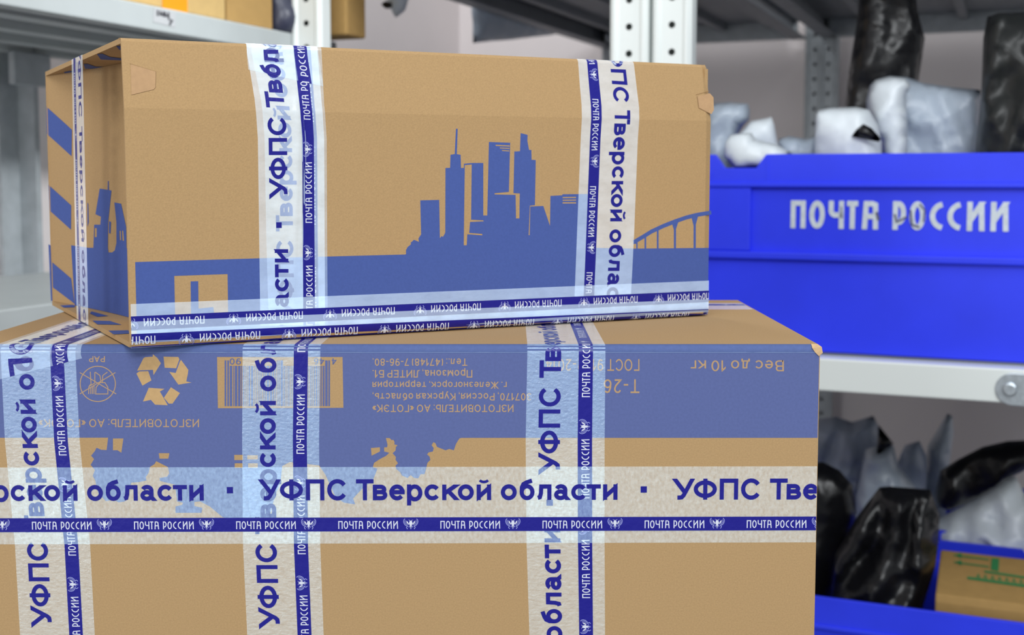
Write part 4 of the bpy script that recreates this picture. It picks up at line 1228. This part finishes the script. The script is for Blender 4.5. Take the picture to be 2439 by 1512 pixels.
# underside of the top flap and inside of the bottom flap: printed bars
def flap_bars(name, z, polys, sgn, par):
    vs, fs = [], []
    for p in polys:
        q = []
        for x, y in p:
            P = hit(x, y, (0, 0, A0.z + z), Vector((0, 0, 1))) - A0
            q.append((P.x, P.y, z + sgn * .0003))
        newmesh(name, q, [tuple(range(len(q)))], M_INK, par)
flap_bars('printed_bars', UH - T_, [[(277, 109), (300, 108), (300, 118), (284, 118)], [(231, 128), (244, 127), (262, 135), (289, 138), (289, 143), (240, 141)], [(199, 152), (208, 151), (228, 158), (256, 159), (250, 163), (203, 163)], [(152, 171), (166, 168), (196, 174), (160, 180)], [(121, 190), (135, 184), (166, 194), (150, 197), (126, 194)]], -1, bpy.data.objects['top_panel'])
flap_bars('printed_bars', T_, [[(143, 728), (178, 726), (178, 732), (152, 733)], [(218, 742), (258, 753), (232, 755), (214, 747)], [(220, 764), (262, 765), (290, 774), (232, 773)], [(258, 788), (306, 787), (308, 795), (270, 797)]], 1, bpy.data.objects['bottom_panel'])
# tape across the open end
def e_end(px, py):
    P = hit(px, py, A0 + UDN * .0004, UDN) - A0
    return P.dot(UD), P.z
es = Sheet(A0, UD, UDN, [(0, -.0), (0, UH)])
tw = .0265
e_t = e_end(185, 170)[0]; e_b = e_end(196, 760)[0]
tp = Tape(es, [(e_t - tw + .004, UH), (e_b - tw, 0)], [(e_t + tw, UH), (e_b + tw, 0)], 3e-4)
tp.build(upper, UROOT, M_FILMW, (190, 170), [(200, 100)], sscale=.95, bscale=.95, label='packing tape strip over the open end')
# cut tabs in the front corners
M_TAB = mat('kraft_tab', rgb(186, 150, 112), 0.85, var=.05, vscale=220, spec=.25)
for pl in ([(311, 153), (345, 163), (371, 171), (370, 208), (366, 213), (313, 226)], [(1661, 230), (1690, 222), (1699, 232), (1700, 262), (1694, 272), (1665, 257)]):
    decal('locking_tab', US, [pl], 3e-4, M_TAB, upper, UROOT)
M_CUT = mat('cut_line', rgb(140, 106, 70), .9)
for pl in ([(309, 152), (345, 163), (371, 171), (370, 208), (366, 213), (313, 226)], [(1690, 217), (1680, 220), (1657, 226)], [(1660, 229), (1664, 258), (1690, 270)]):
    decal('tab_cut', US, stroke(US.pts(pl), .0005), 8e-5, M_CUT, upper, UROOT, raw=True)
# printed skyline
sky = [(322, 624), (617, 615), (965, 606), (967, 605), (967, 595), (971, 588), (979, 581.5), (978, 578), (986, 571), (998, 576), (996.5, 568), (1003, 558), (1001, 477), (1046, 476), (1047.6, 567), (1052, 562), (1055, 564), (1060.5, 554), (1061, 400), (1072, 399.5), (1073, 368.6), (1083, 366.7), (1086, 306.5), (1090, 306.5), (1088, 367), (1097, 368.6), (1098, 400), (1105, 400), (1105, 390), (1125, 388), (1151, 388), (1151, 513), (1160.5, 513), (1164.5, 338), (1215, 340), (1212, 457), (1178, 460), (1178, 463), (1228, 464), (1229, 520), (1237, 520), (1238, 460.6), (1223, 460), (1225, 360.7), (1238.5, 360), (1240, 317), (1256.5, 321), (1256, 335.5), (1260, 357), (1265.5, 357), (1266, 380.5), (1276, 381), (1274, 488.5), (1262, 489.5), (1259, 560), (1261.5, 560), (1263, 491.6), (1294, 490.5), (1310, 538), (1311, 466.5), (1339, 465), (1339.6, 462.5), (1405, 462), (1410, 590), (1510, 592), (1691, 590)]
zlo = .0035
outer = US.pts(sky)
xL = outer[0][0]
sB = US.S[3] + .0004
outer = [(xL, sB)] + outer + [(UW - .0015, outer[-1][1]), (UW - .0015, sB)]
outer[-3] = (UW - .0016, outer[-3][1])
hl = [[(1107, 393), (1123.5, 391.5), (1122, 523), (1151, 524.6), (1152.5, 527), (1119.5, 528.6), (1117.5, 554.5), (1148.6, 557), (1148.6, 560.4), (1113, 557.7), (1111.6, 584), (1104.5, 584)],
      [(1180, 344.5), (1214, 346), (1214, 349), (1181, 347.5)], [(1190, 351), (1213.5, 352), (1213.5, 354.5), (1191, 353.5)], [(1195, 357), (1213, 358), (1213, 360.5), (1196, 359.5)],
      [(1340, 469), (1372, 468.5), (1372, 471.5), (1340, 471.8)], [(1340, 475.5), (1372, 475), (1372, 477.5), (1340, 478)], [(1340, 481.5), (1372, 481.5), (1372, 484.5), (1340, 484.5)],
      [(415, 657), (542, 652.6), (543.5, 752), (417, 752)]]
bridge = stroke(US.pts([(1509, 577), (1531, 564), (1552, 551), (1580, 538), (1608, 527), (1634, 518), (1660, 511.5), (1694, 506)]), .0036)
for x, y0, wd in ((1517, 572, 3.6), (1537, 563, 4.6), (1566.5, 546, 4.8), (1607.5, 529, 6), (1654.5, 516, 6.5)):
    a = US.frompx(x, y0); b = US.frompx(x, 593)
    bridge += stroke([a, b], wd * .00037)
    if wd > 5:
        s_ = (a[1] - b[1]) * .28
        bridge.append([(a[0] - .0035, a[1]), (a[0] + .0035, a[1]), (a[0] + .001, a[1] - s_), (a[0] - .001, a[1] - s_)])
bridge += stroke(US.pts([(1508, 579.5), (1518, 579)]), .0009)
extra = [US.pts([(454, 670), (472, 669.5), (473, 755), (455, 755)]), US.pts([(472, 735), (508, 731), (511, 755), (472, 757)])]
decal('printed_skyline', US, [(outer, [US.pts(h) for h in hl])] + bridge + extra, 8e-5, M_INK, upper, UROOT, raw=True)

# upright tapes on the front: two overlapping strips on the left, one on the right, double strips along the bottom
STOP = US.S[-2]
def utape(top_px, bot_px, h, over=.08, updir=True, over_lo=False):
    top = US.pts(top_px); bot = US.pts(bot_px)
    if updir:
        top += [(top[-1][0], US.S[-3]), (top[-1][0], STOP), (top[-1][0], STOP + over)]; bot += [(bot[-1][0], US.S[-3]), (bot[-1][0], STOP), (bot[-1][0], STOP + over)]
    else:
        top = [(top[0][0], STOP + over), (top[0][0], STOP), (top[0][0], US.S[-3])] + top; bot = [(bot[0][0], STOP + over), (bot[0][0], STOP), (bot[0][0], US.S[-3])] + bot
    return Tape(US, top, bot, h)
tp = utape([(641, 775), (638, 700), (634, 560), (630, 330), (622, 240), (600, 130)], [(781, 775), (780, 700), (779, 560), (778, 330), (772, 250), (766, 125)], 1.6e-4)
tp.build(upper, UROOT, M_FILM2, (755, 775), [(690, 760)], sscale=1.02, bscale=.93, label='lower layer of packing tape by the window print')
tp = utape([(620, 775), (619, 700), (617, 560), (614, 330), (606, 235), (588, 125)], [(774, 775), (774, 700), (773, 560), (772, 330), (766, 245), (756, 125)], 2.8e-4)
_t0, _t1 = tp.tau_px(690, 720), tp.tau_px(690, 215)
def _ridge(tau, t):
    k = min(1, max(0, (tau - _t0) / (_t1 - _t0)))
    tc = .50 + .13 * k
    return .0016 * sin(pi * k) ** .7 * math.exp(-((t - tc) / (.05 + .03 * (1 - k))) ** 2) + .0006 * sin(pi * k) * math.exp(-((t - tc - .09) / .02) ** 2)
tp.ridge = _ridge
tp.build(upper, UROOT, M_FILMW, (745, 530), [(690, 470)], sscale=1.02, bscale=.93, label='upper layer of packing tape by the window print')
tp = utape([(591, 166), (588, 135)], [(770, 206), (758, 130)], 4.4e-4)
tp.build(upper, UROOT, M_FILM2, (742, 240), [tp.tau_px(680, 182) - 635 * UNIT * .93], sscale=1.02, bscale=.93, label='overlapping end of tape at the top edge')
tp = utape([(1510, 156), (1517, 215), (1522, 256), (1519, 330), (1510, 560), (1502, 715)], [(1377, 152), (1381, 205), (1385, 250), (1383, 330), (1374, 560), (1368, 715)], 1.6e-4, updir=False)
tp.build(upper, UROOT, M_FILMW, (1418, 238), [(1480, 78)], sscale=.96, bscale=.94, label='packing tape strip near the bridge print')
# bottom strips, read upside down from right to left
def htape(l_top, l_bot, r_top, r_bot, h):
    # stripe side is uppermost; reading direction is right to left
    def q(p):
        return US.frompx(*p) if isinstance(p, tuple) else p
    return Tape(US, [r_bot, l_bot], [(UW - .0012, US.frompx(*r_top)[1]), (.0012, US.frompx(*l_top)[1])], h)
sl = US.frompx(312, 724)[1]; sr = US.frompx(1690, 668)[1]
tp = Tape(US, [(UW - .001, sr - .0572), (.001, sl - .0572)], [(UW - .001, sr), (.001, sl)], 4.2e-4)
tp.build(upper, UROOT, M_FILMW, (1518, 702), [], sscale=.968, label='upper strip of tape along the lower edge')
sl2 = US.frompx(312, 766)[1]; sr2 = US.frompx(1690, 712)[1]
tp = Tape(US, [(UW - .001, sr2 - .0572), (.001, sl2 - .0572)], [(UW - .001, sr2), (.001, sl2)], 5.6e-4)
tp.build(upper, UROOT, M_FILMW, (852, 780), [], sscale=1.0, label='lower strip of tape wrapped under the lower edge')

# ------------------------------------------------------------------ table carrying the cartons (below the picture)
TZ = Z0L - .0005
tb = thing('packing_table', 'plain grey table under the two stacked cartons', 'table', (-.1, YF + .2, 0))
mb = MB(); mb.box(-.42, .33, -.22, .2, TZ - .03, TZ); mb.build('table_top', M_WOOD, tb, .003)
for sx in (-.38, .29):
    for sy in (-.18, .16):
        mb = MB(); mb.box(sx - .02, sx + .02, sy - .02, sy + .02, 0, TZ - .03); mb.build('leg', M_GREYMETAL, tb, .003)
